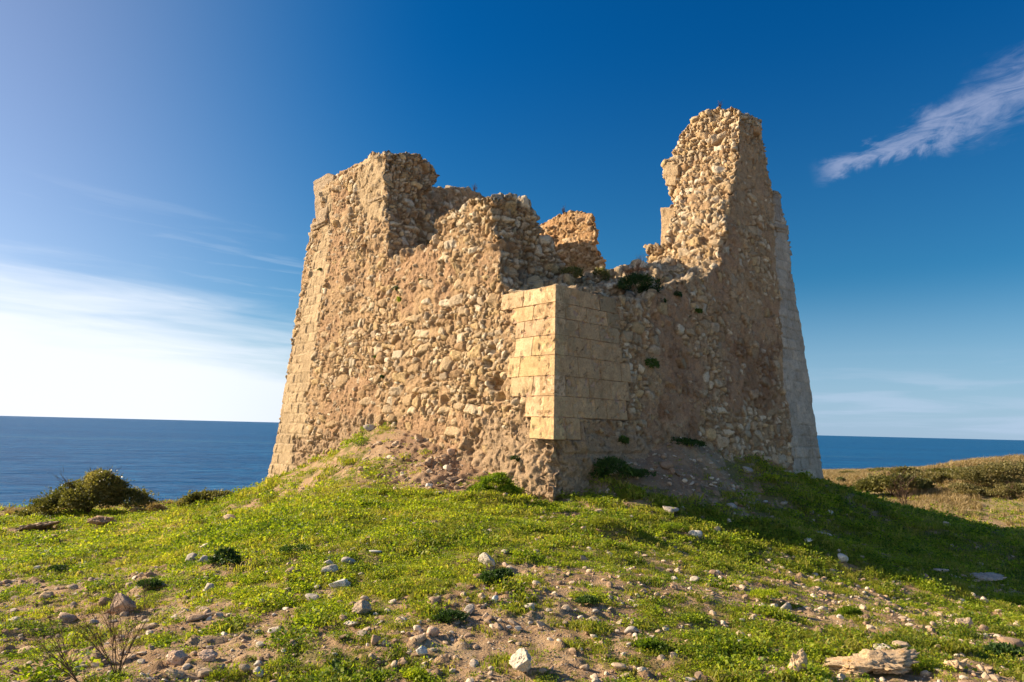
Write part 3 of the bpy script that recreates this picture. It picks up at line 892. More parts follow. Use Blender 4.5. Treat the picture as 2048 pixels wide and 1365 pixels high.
blocks = []
g = 0.006
for i in range(8):
    z1, z0 = zc(courses[i]), zc(courses[i + 1])
    h = z1 - z0
    # corner line at this height
    def face_pt(n_out, along, u, z, other):
        return None
    s = OFF - BAT * (z0 - Z0)                      # signed offset of both faces at z0
    corner = np.array([C0[0], C0[1], 0]) + nLo * s + nRo * s
    # left side
    ups = [float(uvL(hitL(zx(a), (courses[i] + courses[i + 1]) / 2, OFF))[0]) for a in Lx[i][0]]
    usc = float((corner - C0) @ dL)
    us = sorted([u_ - usc for u_ in ups])          # distances from the corner along dL
    cb = 0.0
    for k, u_ in enumerate(us):
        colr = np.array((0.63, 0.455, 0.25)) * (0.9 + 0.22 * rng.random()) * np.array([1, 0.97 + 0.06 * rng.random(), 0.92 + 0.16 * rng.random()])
        p0 = corner + dL * (cb + (g if k else 0)); p0[2] = z0 + g
        t = 0.42 if k else 0.30
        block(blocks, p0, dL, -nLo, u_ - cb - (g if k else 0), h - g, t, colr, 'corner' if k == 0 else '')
        cb = u_
    ups = [float(uvR(hitR(zx(a), (courses[i] + courses[i + 1]) / 2, OFF))[0]) for a in Rx[i]]
    usc = float((corner - C0) @ dR)
    us = sorted([u_ - usc for u_ in ups])
    cb = 0.0
    for k, u_ in enumerate(us):
        if k == 0:
            p0 = corner + dR * 0.0 + 0; 
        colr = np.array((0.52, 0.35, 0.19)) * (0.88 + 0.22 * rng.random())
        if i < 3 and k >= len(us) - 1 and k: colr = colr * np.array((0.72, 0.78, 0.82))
        p0 = corner + dR * (cb + (g if k else 0.0)); p0[2] = z0 + g
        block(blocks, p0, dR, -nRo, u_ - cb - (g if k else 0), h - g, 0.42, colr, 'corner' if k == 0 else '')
        cb = u_


def build_blocks(name, blocks, mat, sub=0.045, seed=0):
    """each block subdivided and slightly worn"""
    bmm = bmesh.new()
    cl = bmm.verts.layers.float_vector.new('c')
    for (W_, Fs, colr) in blocks:
        vs = [bmm.verts.new(w) for w in W_]
        for v in vs: v[cl] = Vector(colr)
        for f in Fs:
            try: bmm.faces.new([vs[q] for q in f])
            except ValueError: pass
    bmesh.ops.recalc_face_normals(bmm, faces=bmm.faces[:])
    es = [e for e in bmm.edges if e.calc_length() > sub * 2.2]
    bmesh.ops.subdivide_edges(bmm, edges=es, cuts=5, use_grid_fill=True)
    es = [e for e in bmm.edges if e.calc_length() > sub * 2.0]
    if es: bmesh.ops.subdivide_edges(bmm, edges=es, cuts=1, use_grid_fill=True)
    bmm.normal_update()
    bmm.verts.ensure_lookup_table()
    V = np.array([v.co[:] for v in bmm.verts]); N = np.array([v.normal[:] for v in bmm.verts]); C = np.array([v[cl][:] for v in bmm.verts])
    d = (fbm(V, 3, 3, seed) - 0.5) * 0.022 - np.maximum(fbm(V, 8, 3, seed + 4, 0.6) - 0.58, 0) * 0.25
    V = V + N * d[:, None]
    C = C * (0.74 + 0.52 * fbm(V, 2.6, 5, seed + 6, 0.65))[:, None]
    dk = sstep(fbm(V, 6, 4, seed + 7, 0.7), 0.56, 0.68)[:, None] * 0.45
    C = C * (1 - dk) + np.array((0.33, 0.21, 0.10)) * dk
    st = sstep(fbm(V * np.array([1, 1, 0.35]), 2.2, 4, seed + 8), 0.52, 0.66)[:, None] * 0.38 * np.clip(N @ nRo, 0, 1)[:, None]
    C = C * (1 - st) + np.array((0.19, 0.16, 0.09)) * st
    # shading normals flat
    me = bpy.data.meshes.new(name); bmm.to_mesh(me); bmm.free()
    me.vertices.foreach_set('co', V.astype(np.float32).ravel())
    ca = me.color_attributes.new('Col', 'FLOAT_COLOR', 'POINT')
    c4 = np.ones((len(V), 4), np.float32); c4[:, :3] = np.clip(C, 0, 1); ca.data.foreach_set('color', c4.ravel())
    me.materials.append(mat)
    o = bpy.data.objects.new(name, me); o.parent = T; COL.objects.link(o)
    return place(o)


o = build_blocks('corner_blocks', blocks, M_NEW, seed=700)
o['label'] = 'repaired front corner of smooth yellow sandstone blocks'
# reddish mortar bed behind and between the blocks
bm = bmesh.new()
for i in range(8):
    z1, z0 = zc(courses[i]), zc(courses[i + 1])
    s = OFF - 0.028 - BAT * (z0 - Z0)
    corner = np.array([C0[0], C0[1], 0]) + nLo * s + nRo * s; corner[2] = z0 - 0.002
    uL_ = float(uvL(hitL(zx(Lx[i][0][0]), (courses[i] + courses[i + 1]) / 2, OFF))[0] - (corner - C0) @ dL) - 0.03
    uR_ = float(uvR(hitR(zx(Rx[i][0]), (courses[i] + courses[i + 1]) / 2, OFF))[0] - (corner - C0) @ dR) - 0.03
    up = np.array([0, 0, z1 - z0 - 0.012]) - (nLo + nRo) * BAT * (z1 - z0) * 0.5 * 0
    P = [corner, corner + dL * uL_, corner + dL * uL_ + dR * 0.5, corner + (dL + dR) * 0.5, corner + dR * uR_ + dL * 0.5, corner + dR * uR_]
    lean = (dR + dL) * BAT * (z1 - z0)
    prism(bm, P, np.array([0, 0, z1 - z0 - 0.008]) + lean)
bmesh.ops.recalc_face_normals(bm, faces=bm.faces[:])
me = bpy.data.meshes.new('mortar_bed'); bm.to_mesh(me); bm.free()
ca = me.color_attributes.new('Col', 'FLOAT_COLOR', 'POINT'); ca.data.foreach_set('color', np.tile([0.50, 0.33, 0.22, 1], len(me.vertices)).astype(np.float32))
me.materials.append(M_NEW)
mb = bpy.data.objects.new('mortar_bed', me); mb.parent = T; COL.objects.link(mb); place(mb)


# ---- corner turrets and string courses of dressed stone
def solid_part(name, prisms, voxel, seed, colr, label=None, joint=0.30, nrm=None):
    bm = bmesh.new()
    for P, e in prisms: prism(bm, P, e)
    V, F, N = remeshed(bm, voxel)
    d = (fbm(V, 3, 3, seed) - 0.5) * 0.07 + (fbm(V, 10, 3, seed + 3, 0.6) - 0.5) * 0.035
    cr = V[:, 2] / joint; jd = np.abs(cr - np.round(cr)) * joint
    jn = (1 - sstep(jd, 0.006, 0.03)) if joint < 5 else 0 * jd
    d = d - jn * 0.02
    V2 = V + N * d[:, None]
    c = np.array(colr) * (0.82 + 0.36 * fbm(V, 2.5, 4, seed + 5))[:, None] * (1 - 0.25 * jn[:, None])
    o = place(mesh_np(name, V2, F, M_MAS, T, True, col=np.clip(c, 0, 1)))
    if label: o['label'] = label
    return o


solid_part('turret', [([hitL(x, y, 0.10) for x, y in ((631, 444), (626, 364), (640, 354), (656, 346), (668, 350), (655, 420), (649, 438))], -nLo * 1.0)], 0.04, 811, (0.50, 0.38, 0.25), 'flared corner turret stump at the sunlit far corner')
solid_part('cornice', [([hitL(x, y, 0.14) for x, y in ((623, 447), (650, 434), (650, 442), (623, 455))], -nLo * 0.9), ([hitL(x, y, 0.08) for x, y in ((625, 455), (650, 442), (650, 448), (625, 462))], -nLo * 0.9)], 0.025, 821, (0.50, 0.38, 0.25), 'moulded string course under the sunlit corner turret', joint=9)
solid_part('cornice', [([hitL(x, y, 0.10) for x, y in ((734, 401), (765, 389), (766, 394), (735, 407))], -nLo * 0.5), ([hitL(x, y, 0.05) for x, y in ((735, 407), (766, 394), (767, 399), (736, 412))], -nLo * 0.5)], 0.02, 831, (0.52, 0.40, 0.26), 'short remnant of moulded string course on the tall pier', joint=9)
solid_part('turret', [([hitR(x, y, 0.06) for x, y in ((1549, 388), (1561, 393), (1570, 448), (1553, 442))], -nRo * 1.0)], 0.04, 841, (0.46, 0.39, 0.30), 'worn corner turret stump at the shaded far corner')
solid_part('cornice', [([hitR(x, y, 0.12) for x, y in ((1553, 446), (1577, 452), (1577, 460), (1554, 455))], -nRo * 0.9), ([hitR(x, y, 0.06) for x, y in ((1554, 455), (1575, 460), (1575, 467), (1555, 463))], -nRo * 0.9)], 0.025, 851, (0.50, 0.42, 0.32), 'moulded string course under the shaded corner turret', joint=9)
# dressed jamb blocks on the sunlit side of the pinnacle
jb = []
rj = random.Random(8)
ys = [414, 438, 462, 488, 524]
vs_ = []
tj = lambda px, py: float((hitcutR(px, py, uQ) - C0) @ dL)
for (a, b, ya, yb, pr_) in ((1321, 1372, 416, 446, .10), (1321, 1356, 446, 471, .10), (1356, 1396, 446, 471, .07), (1321, 1345, 471, 497, .10), (1345, 1398, 471, 497, .06), (1321, 1366, 497, 526, .10), (1366, 1400, 497, 526, .05), (1328, 1356, 330, 352, .08), (1330, 1352, 352, 372, .05)):
    P = [hitcutR(a, ya, uQ - pr_), hitcutR(b, ya + (b - a) * -0.06, uQ - pr_), hitcutR(b, yb - 0.7, uQ - pr_), hitcutR(a, yb - 0.7, uQ - pr_)]
    jb.append((P, dR * 1.0))
solid_part('jamb', jb, 0.025, 861, (0.58, 0.42, 0.25), 'smooth ashlar jamb on the sunlit edge of the pinnacle', joint=9)

# ------------------------------------------------------------------ stones lying on the slope
def rock_material():
    m, n, pr, out = new_mat('limestone')
    tco = n.n.new('ShaderNodeNewGeometry').outputs['Position']
    oi = n.n.new('ShaderNodeObjectInfo')
    v = n.n.new('ShaderNodeVectorMath'); v.operation = 'ADD'; n.l.new(tco, v.inputs[0])
    n.l.new(n.vec(n.mul(oi.outputs['Random'], 37.0), n.mul(oi.outputs['Random'], 11.0), 0.0), v.inputs[1])
    p = v.outputs[0]
    n1 = n.noise(p, 14, 6, 0.7); n2 = n.noise(p, 75, 5, 0.7)
    c = n.mix(1.0, oi.outputs['Color'], n.ramp(n1, [(0.3, (0.66, 0.60, 0.54)), (0.5, (1, 1, 1)), (0.7, (1.18, 1.16, 1.12))]), 'MULTIPLY')
    c = n.mix(1.0, c, n.ramp(n2, [(0.32, (0.68, 0.64, 0.60)), (0.5, (1, 1, 1)), (0.7, (1.1, 1.1, 1.1))]), 'MULTIPLY')
    # ochre lichen
    li = n.mul(n.ss(n.noise(p, 7.0, 5, 0.7), 0.57, 0.66), n.ss(oi.outputs['Random'], 0.45, 0.9))
    c = n.mix(n.mul(li, 0.6), c, (0.42, 0.20, 0.04))
    n.put(pr.inputs['Base Color'], c); pr.inputs['Roughness'].default_value = 0.9
    pr.inputs['Specular IOR Level'].default_value = 0.15
    n.put(pr.inputs['Normal'], n.bump(n.add(n.mul(n1, 1.2), n.mul(n2, 0.5)), 1.0, 0.012))
    return m


M_ROCK = rock_material()
TONE = {'tan': (0.54, 0.41, 0.28), 'pale': (0.66, 0.57, 0.44), 'white': (0.72, 0.69, 0.62), 'grey': (0.47, 0.42, 0.36), 'brown': (0.41, 0.285, 0.19), 'orange': (0.62, 0.45, 0.27), 'pinkish': (0.58, 0.42, 0.31)}


def ico(sub):
    bm = bmesh.new(); bmesh.ops.create_icosphere(bm, subdivisions=sub, radius=1)
    V = np.array([v.co[:] for v in bm.verts]); F = np.array([[v.index for v in f.verts] for f in bm.faces]); bm.free(); return V, F


IV4, IF4 = ico(5); IV3, IF3 = ico(3)


def rock_mesh(name, seed, hi=False, rough=0.08, asp=None):
    r = np.random.RandomState(seed)
    V, F = (IV4, IF4) if hi else (IV3, IF3)
    nn = r.randn(13, 3); nn /= np.linalg.norm(nn, axis=1)[:, None]
    hh = r.uniform(0.55, 0.95, 13)
    dd = V @ nn.T
    rad = np.where(dd > 0.05, hh / np.maximum(dd, 0.05), 9).min(1)
    rad = np.minimum(rad, 1.25)
    P = V * rad[:, None]
    if asp is not None:
        Q = P * np.array(asp)
        P = P * (1 + (fbm(Q + seed, 1.2, 4, seed, 0.58) - 0.5) * 1.1)[:, None]
        P = P + np.array([0, 0, 1]) * np.maximum(fbm(Q + 5, 3.5, 4, seed + 2, 0.65) - 0.5, -0.12)[:, None] * 0.35
    P = P + V * ((fbm(P + seed * 3.1, 1.8, 4, seed, 0.6) - 0.5) * rough * 5)[:, None]
    P = P + V * ((fbm(P + seed, 6, 3, seed + 5, 0.6) - 0.5) * rough * 2)[:, None]
    P[:, :2] -= P[:, :2].mean(0)
    P /= np.abs(P).max(0)
    o = mesh_np(name, P, F, M_ROCK, None, True, link=False)
    me = o.data; bpy.data.objects.remove(o)
    return me


LAND = []


def put_rock(px, py, w, h, tone, label, cat='rock', name='rock', seed=0, group=None, base=None, sink=0.28, rz=None, hi=False, rough=0.08, deep=1.0, me=None, wm=None, hm=None):
    r = random.Random(seed * 7 + 1)
    P = base if base is not None else ground_near(px, py - 1)
    dist = P[1]
    W = wm or w * dist / FPX; H = hm or h * dist / FPX
    me = me or rock_mesh(name, seed, hi, rough, (W / H * 0.8, W / H * 0.5, 0.8) if name == 'rock_outcrop' else None)
    o = bpy.data.objects.new(name, me); COL.objects.link(o)
    o.scale = (W / 2, W / 2 * r.uniform(0.6, 0.95) * deep, H / 2 / (1 - sink * 0.5))
    off = W * 0.3 * deep if base is None else 0
    x, y = P[0] * (1 + off / dist), P[1] + off
    o.rotation_euler = (r.uniform(-0.2, 0.2), r.uniform(-0.2, 0.2), rz if rz is not None else r.uniform(-0.35, 0.35) + (math.pi if r.random() < 0.5 else 0))
    o.location = (x, y, float(hgt(x, y)) + H / 2 * (1 - sink))
    c = np.array(TONE[tone]) * r.uniform(0.9, 1.1)
    o.color = (*c, 1)
    tag(o, label, cat, group)
    return o, (x, y)


# px, py of the foot, width, height (2048 px photo), tone, label, short name for neighbours
ROCKS = [
 (245, 1232, 54, 42, 'pinkish', 'large tan boulder with a slanting face, biggest stone on the lower left slope', 'large tan boulder', {'hi': 1}),
 (206, 1215, 28, 19, 'brown', 'brown stone touching the upper left side of the large tan boulder', None, {}),
 (134, 1247, 34, 15, 'pinkish', 'smooth pinkish stone left of the large tan boulder', 'smooth pinkish stone', {}),
 (92, 1202, 32, 14, 'orange', 'wedge-shaped orange stone on the bare patch near the left edge', 'orange wedge stone', {}),
 (353, 1333, 39, 32, 'pinkish', 'upright tan rock beside a lower twin near the bottom left', 'upright tan rock', {'hi': 1}),
 (416, 1326, 43, 20, 'pinkish', 'broad tan rock right of the upright tan rock, bottom left', 'broad tan rock', {'hi': 1}),
 (396, 1245, 38, 14, 'brown', 'long brown stone halfway between the large boulder and the bottom', 'long brown stone', {}),
 (383, 1129, 26, 16, 'grey', 'grey stone left of the tall leafy plant on the left slope', None, {}),
 (409, 1131, 26, 17, 'grey', 'pale grey stone against the foot of the tall leafy plant', None, {}),
 (412, 1097, 22, 9, 'pale', 'small pale flat stone just above the tall leafy plant', None, {}),
 (550, 1268, 28, 11, 'pale', 'pale rounded stone alone in low grass left of centre', 'pale rounded stone', {}),
 (660, 1155, 38, 20, 'pale', 'large cream stone above the bluish white slab', 'large cream stone', {}),
 (658, 1137, 24, 13, 'pale', 'smaller cream stone resting behind the large cream stone', None, {}),
 (680, 1180, 46, 17, 'white', 'bluish white slab lying slanted on the mid slope', 'bluish white slab', {'hi': 1}),
 (608, 1168, 26, 11, 'tan', 'low tan stone left of the large cream stone', None, {}),
 (625, 1208, 34, 19, 'grey', 'angular dark grey stone below the bluish white slab', 'angular dark grey stone', {}),
 (587, 1153, 38, 16, 'brown', 'flat brown rock on a bare spot above the mid slope', 'flat brown rock', {}),
 (206, 1058, 64, 20, 'brown', 'dark jagged outcrop below the big bush on the left', 'dark jagged outcrop', {'name': 'rock_outcrop', 'rough': .16, 'hi': 1}),
 (463, 1046, 34, 14, 'tan', 'low tan outcrop in grass below the small bush', 'low tan outcrop', {'name': 'rock_outcrop', 'rough': .14}),
 (416, 1190, 24, 22, 'pale', 'upright pale stone in grass between boulder and plant', 'upright pale stone', {}),
 (145, 1180, 22, 10, 'tan', 'small tan stone above the large tan boulder', None, {}),
 (525, 1210, 20, 10, 'pale', 'small pale stone left of the angular dark grey stone', None, {}),
 (516, 1360, 24, 18, 'pale', 'pointed pale stone at the bottom edge left of centre', 'pointed pale stone', {}),
 (490, 1352, 26, 14, 'tan', 'tan stone touching the pointed pale stone at the bottom edge', None, {}),
 (407, 1362, 42, 13, 'tan', 'flat tan slab at the bottom edge below the broad tan rock', None, {}),
 (343, 1360, 50, 15, 'orange', 'flat orange slab at the bottom edge below the upright tan rock', 'flat orange slab', {'hi': 1}),
 (100, 1083, 28, 12, 'orange', 'orange wedge of rock on the far left edge of the meadow', 'far orange wedge', {}),
 (70, 1066, 90, 14, 'tan', 'long low bedrock ledge below the big bush at far left', 'long bedrock ledge', {'name': 'rock_outcrop', 'rough': .14, 'hi': 1}),
 (291, 1262, 36, 10, 'orange', 'flat orange slab below the large tan boulder', None, {}),
 (720, 1234, 42, 25, 'tan', 'slanting tan rock with its foot in leafy clover, lower centre left', 'slanting tan rock', {'hi': 1}),
 (703, 1255, 31, 9, 'pale', 'thin pale flat stone below the slanting tan rock', None, {}),
 (750, 1111, 27, 7, 'white', 'thin white slab in bright grass below the rubble fan', 'thin white slab', {}),
 (700, 1130, 35, 14, 'grey', 'rough grey stone left of the thin white slab', 'rough grey stone', {}),
 (974, 1136, 37, 23, 'pale', 'blocky cream stone in lush grass straight below the tower corner', 'blocky cream stone', {'hi': 1}),
 (1011, 1137, 13, 10, 'pinkish', 'small pink stone at the right side of the blocky cream stone', None, {}),
 (957, 1166, 26, 14, 'brown', 'brown stone sunk in clover below the blocky cream stone', None, {}),
 (990, 1209, 17, 17, 'white', 'small cube-like white stone on gravel at centre', 'cube-like white stone', {}),
 (963, 1200, 13, 11, 'orange', 'little orange stone left of the cube-like white stone', None, {}),
 (940, 1234, 29, 19, 'grey', 'rounded grey stone right of a cushion of leaves', 'rounded grey stone', {}),
 (870, 1215, 31, 16, 'brown', 'brown angular stone above the cushion of leaves', 'brown angular stone', {}),
 (842, 1317, 25, 21, 'white', 'boxy white stone in the foreground left of the notched rock', 'boxy white stone', {'hi': 1}),
 (1043, 1357, 50, 44, 'pale', 'notched pale grey rock standing at the bottom centre, largest in the foreground', 'notched pale rock', {'hi': 1, 'rough': .13}),
 (1088, 1351, 22, 11, 'tan', 'small tan stone right of the notched pale rock', None, {}),
 (749, 1294, 24, 20, 'brown', 'dark upright wedge of rock in the lower centre left', 'dark upright wedge', {}),
 (834, 1265, 18, 12, 'pale', 'small cream stone on top left of the tan stone heap', None, {}),
 (865, 1276, 28, 20, 'pinkish', 'pink angular stone at the right of the tan stone heap', 'pink angular stone', {}),
 (838, 1287, 42, 14, 'tan', 'long tan stone at the front of the tan stone heap', 'tan stone heap', {}),
 (1184, 1250, 37, 12, 'tan', 'flat tan slab alone on the bare gravel right of centre', 'flat tan slab', {}),
 (1059, 1222, 23, 11, 'pale', 'pale stone flush with the gravel at centre', 'pale flush stone', {}),
 (1263, 1272, 30, 14, 'grey', 'grey brown stone at the right edge of the gravel patch', 'grey brown stone', {}),
 (1340, 1033, 36, 14, 'grey', 'grey stone where the tower shadow begins on the slope', 'grey stone at the shadow edge', {}),
 (1199, 1030, 22, 10, 'tan', 'tan stone on the crest of the little hump', None, {}),
 (1169, 1066, 15, 12, 'pinkish', 'small stone on the left flank of the little hump', None, {}),
 (1224, 958, 28, 12, 'pale', 'pale stone in shade beside the dark bush at the wall foot', None, {}),
 (1334, 944, 31, 16, 'brown', 'brown stone on bare shaded earth near the wall foot', 'brown stone in shade', {}),
 (859, 977, 15, 8, 'white', 'white stone at the foot of the rubble fan', 'white stone of the fan', {}),
 (901, 913, 19, 15, 'pinkish', 'upright pink stone high on the rubble fan', 'upright pink stone', {}),
 (738, 865, 27, 14, 'grey', 'grey stone at the top of the rubble fan', None, {}),
 (878, 992, 20, 8, 'grey', 'grey stone at the lower edge of the rubble fan', None, {}),
 (1392, 1080, 28, 15, 'white', 'round white stone on the sunlit edge of the shadow', 'round white stone', {}),
 (1687, 1127, 24, 15, 'white', 'bright white stone well inside the tower shadow', 'bright white stone in shadow', {}),
 (1616, 1090, 21, 10, 'white', 'oval white stone high in the tower shadow', 'oval white stone in shadow', {}),
 (1660, 1032, 17, 10, 'white', 'slanted white stone on the shaded crest', 'slanted white stone', {}),
 (1572, 1230, 27, 22, 'grey', 'square grey stone at the left of the brown bare patch', 'square grey stone', {}),
 (1637, 1173, 26, 12, 'tan', 'tan wedge of stone just below the shadow line', 'tan wedge below the shadow', {}),
 (1929, 1262, 37, 27, 'tan', 'rounded tan rock stacked against another near the right edge', 'rounded tan rock', {'hi': 1}),
 (1966, 1269, 27, 18, 'brown', 'brown rock leaning on the rounded tan rock', None, {}),
 (2021, 1297, 44, 18, 'brown', 'dark brown humped rock at the right edge', 'dark humped rock', {}),
 (1768, 1303, 42, 19, 'pale', 'lichen-spotted pale rock in the lower right grass', 'lichen-spotted rock', {'hi': 1}),
 (1803, 1303, 36, 13, 'tan', 'flat tan rock touching the lichen-spotted pale rock', None, {}),
 (1748, 1362, 220, 40, 'orange', 'long orange lichened bedrock slab at the bottom right', 'orange bedrock slab', {'name': 'rock_outcrop', 'hi': 1, 'rough': .17, 'deep': .75}),
 (1594, 1352, 42, 46, 'orange', 'narrow slanting rock rib left of the orange bedrock slab', 'slanting rock rib', {'name': 'rock_outcrop', 'hi': 1, 'rough': .13}),
 (1693, 1313, 24, 11, 'orange', 'small orange stone above the orange bedrock slab', None, {}),
 (1646, 1227, 21, 13, 'pale', 'pale stone right of the square grey stone', None, {}),
 (1482, 1279, 24, 14, 'tan', 'tan flake tilted over a white stone, lower right of centre', 'tilted tan flake', {}),
 (1478, 1294, 16, 14, 'white', 'white stone below the tilted tan flake', None, {}),
 (1970, 1208, 17, 11, 'pale', 'pale stone on the right where the shadow ends', 'pale stone at the shadow end', {}),
 (1640, 1072, 50, 8, 'grey', 'grey slab flush with the shaded slope', None, {}),
 (1893, 1054, 15, 11, 'pale', 'pale stone on the skyline of the shaded slope', None, {}),
 (1462, 1018, 24, 12, 'grey', 'grey stone in the upper shaded grass', 'grey stone in shaded grass', {}),
 (1531, 1009, 13, 6, 'white', 'tiny white stone in the upper shaded grass', None, {}),
 (1568, 1013, 15, 7, 'grey', 'small bluish stone right of the tiny white stone', None, {}),
 (1497, 952, 26, 11, 'grey', 'grey stone under the shaded wall', None, {}),
 (1965, 1168, 80, 16, 'grey', 'pale bedrock slab in the shadow near the right edge', 'shaded bedrock slab', {'name': 'rock_outcrop', 'rough': .14, 'hi': 1}),
 (1880, 1150, 34, 10, 'grey', 'flat grey stone left of the shaded bedrock slab', None, {}),
 (1390, 1167, 22, 12, 'pale', 'pale stone in grass below the round white stone', 'pale stone below it', {}),
 (1433, 1067, 16, 12, 'tan', 'tan stone just inside the shadow edge', None, {}),
 (1910, 1345, 60, 22, 'orange', 'orange brown ledge right of the orange bedrock slab', 'orange brown ledge', {'name': 'rock_outcrop', 'rough': .14, 'hi': 1}),
 (1420, 1330, 26, 12, 'tan', 'low tan stone in the grass left of the slanting rock rib', None, {}),
 (60, 1310, 40, 16, 'orange', 'orange stone behind the bare twigs at bottom left', None, {}),
 (1240, 1345, 34, 14, 'tan', 'broad tan stone at the bottom right of the notched rock', 'broad bottom stone', {}),
 (665, 1352, 32, 14, 'pale', 'pale stone at the bottom edge right of the pointed one', 'pale bottom stone', {}),
]
LAND = []
for i, (px, py, w, h, tone, label, short, kw) in enumerate(ROCKS):
    kw = dict(kw); nm = kw.get('name', 'rock'); kw['hi'] = bool(kw.get('hi'))
    if nm == 'rock_outcrop':
        kw['rz'] = 0.08 * ((i % 3) - 1); kw['sink'] = 0.30
    o, xy = put_rock(px, py, w, h, tone, label, 'rock' if w > 30 else 'stone', seed=i + 1, **kw)
    if short: LAND.append((px, py, w, h, short, xy, py))

# lesser stones, each beside one of the rocks above
rr = random.Random(77)
small_me = [rock_mesh('stone', 500 + k) for k in range(8)]
dirs = {'left of': (-1, 0), 'right of': (1, 0), 'beyond': (0, -1), 'in front of': (0, 1)}
used_px = [(q[0], q[1], q[2]) for q in ROCKS]
tones = ['tan', 'pale', 'grey', 'brown', 'pinkish', 'pale', 'tan']
k = 0
for (px, py, w, h, short, xy, _) in LAND:
    for dn, (dx, dy) in dirs.items():
        for attempt in range(6):
            gap = rr.uniform(14, 40) * (0.7 + (py - 950) / 500)
            qx = px + dx * (w / 2 + gap) + rr.uniform(-8, 8) * abs(dy); qy = py - h * 0.3 + dy * (h * 0.5 + gap * 0.55) + rr.uniform(-5, 5) * abs(dx)
            if not (8 < qx < 2040 and qy < 1358): continue
            s = rr.uniform(9, 17) * (0.55 + (qy - 950) / 600)
            if all(math.hypot(qx - a, (qy - b) * 1.6) > (c + s) * 0.62 for a, b, c in used_px): break
        else:
            continue
        if rr.random() < 0.12: continue
        P = ground_at(qx, qy)
        if P is None or P[1] > 26: continue
        tone = rr.choice(tones)
        used_px.append((qx, qy, s))
        put_rock(0, 0, s, s * rr.uniform(0.35, 0.65), tone, f'small {tone} stone just {dn} the {short}', 'stone', 'stone', seed=900 + k, base=P, me=small_me[k % 8], group='loose stones on the slope', sink=0.4)
        k += 1
# stones of the rubble fans below the broken walls
fan_me = [rock_mesh('fan_stone', 700 + q) for q in range(5)]


# ------------------------------------------------------------------ scatter: one object of uncountable small things
def scatter(name, pts, scl, rot, vi, sources, label, cat):
    o = mesh_np(name, pts, np.zeros((0, 3), int), None)
    me = o.data
    a = me.attributes.new('sc', 'FLOAT', 'POINT'); a.data.foreach_set('value', np.asarray(scl, np.float32))
    a = me.attributes.new('ro', 'FLOAT_VECTOR', 'POINT'); a.data.foreach_set('vector', np.asarray(rot, np.float32).ravel())
    a = me.attributes.new('vi', 'INT', 'POINT'); a.data.foreach_set('value', np.asarray(vi, np.int32))
    g = bpy.data.node_groups.new(name, 'GeometryNodeTree')
    g.interface.new_socket('Geometry', in_out='INPUT', socket_type='NodeSocketGeometry')
    g.interface.new_socket('Geometry', in_out='OUTPUT', socket_type='NodeSocketGeometry')
    gi = g.nodes.new('NodeGroupInput'); go = g.nodes.new('NodeGroupOutput')
    ip = g.nodes.new('GeometryNodeInstanceOnPoints'); ip.inputs['Pick Instance'].default_value = True
    jn = g.nodes.new('GeometryNodeJoinGeometry')
    for s in sources[::-1]:
        oi = g.nodes.new('GeometryNodeObjectInfo'); oi.inputs['Object'].default_value = s
        ti = g.nodes.new('GeometryNodeGeometryToInstance')
        g.links.new(oi.outputs['Geometry'], ti.inputs[0]); g.links.new(ti.outputs[0], jn.inputs[0])
    def na(nm, t):
        n_ = g.nodes.new('GeometryNodeInputNamedAttribute'); n_.data_type = t; n_.inputs['Name'].default_value = nm
        return [q for q in n_.outputs if q.enabled][0]
    g.links.new(gi.outputs[0], ip.inputs['Points']); g.links.new(jn.outputs[0], ip.inputs['Instance'])
    g.links.new(na('vi', 'INT'), ip.inputs['Instance Index'])
    g.links.new(na('ro', 'FLOAT_VECTOR'), ip.inputs['Rotation'])
    g.links.new(na('sc', 'FLOAT'), ip.inputs['Scale'])
    g.links.new(ip.outputs[0], go.inputs[0])
    md = o.modifiers.new('scatter', 'NODES'); md.node_group = g
    tag(o, label, cat, kind='stuff')
    return o


def src(me_or_obj):
    """source shapes stay outside the scene's collections"""
    return me_or_obj


M_PEB, n_, p_, o_ = new_mat('gravel_stone')
oi_ = n_.n.new('ShaderNodeObjectInfo')
geo_ = n_.n.new('ShaderNodeNewGeometry').outputs['Position']
n_.put(p_.inputs['Base Color'], n_.mix(1.0, n_.ramp(oi_.outputs['Random'], [(0.0, (0.30, 0.195, 0.12)), (0.45, (0.43, 0.30, 0.19)), (0.75, (0.55, 0.43, 0.30)), (1.0, (0.72, 0.62, 0.48))]), n_.ramp(n_.noise(geo_, 40, 4, 0.7), [(0.3, (0.7, 0.68, 0.65)), (0.6, (1.1, 1.1, 1.1))]), 'MULTIPLY'))
p_.inputs['Roughness'].default_value = 0.95


def peb_obj(seed):
    r = np.random.RandomState(seed); V, F = ico(2)
    nn = r.randn(8, 3); nn /= np.linalg.norm(nn, axis=1)[:, None]; hh = r.uniform(0.5, 0.95, 8); dd = V @ nn.T
    rad = np.minimum(np.where(dd > 0.05, hh / np.maximum(dd, 0.05), 9).min(1), 1.2)
    P = V * rad[:, None] * np.array([1, r.uniform(.6, 1), r.uniform(.3, .8)])
    return mesh_np('gravel_piece', P, F, M_PEB, None, False, link=False)


def in_tower(x, y, m=0.0):
    h = hgt(x, y) - Z0
    a = (x - C0[0]) * nLo[0] + (y - C0[1]) * nLo[1] + BAT * h
    b = (x - C0[0]) * nRo[0] + (y - C0[1]) * nRo[1] + BAT * h
    u = (x - C0[0]) * dL[0] + (y - C0[1]) * dL[1]; w = (x - C0[0]) * dR[0] + (y - C0[1]) * dR[1]
    return (a < m) & (b < m) & (u < 13.8) & (w < 13)


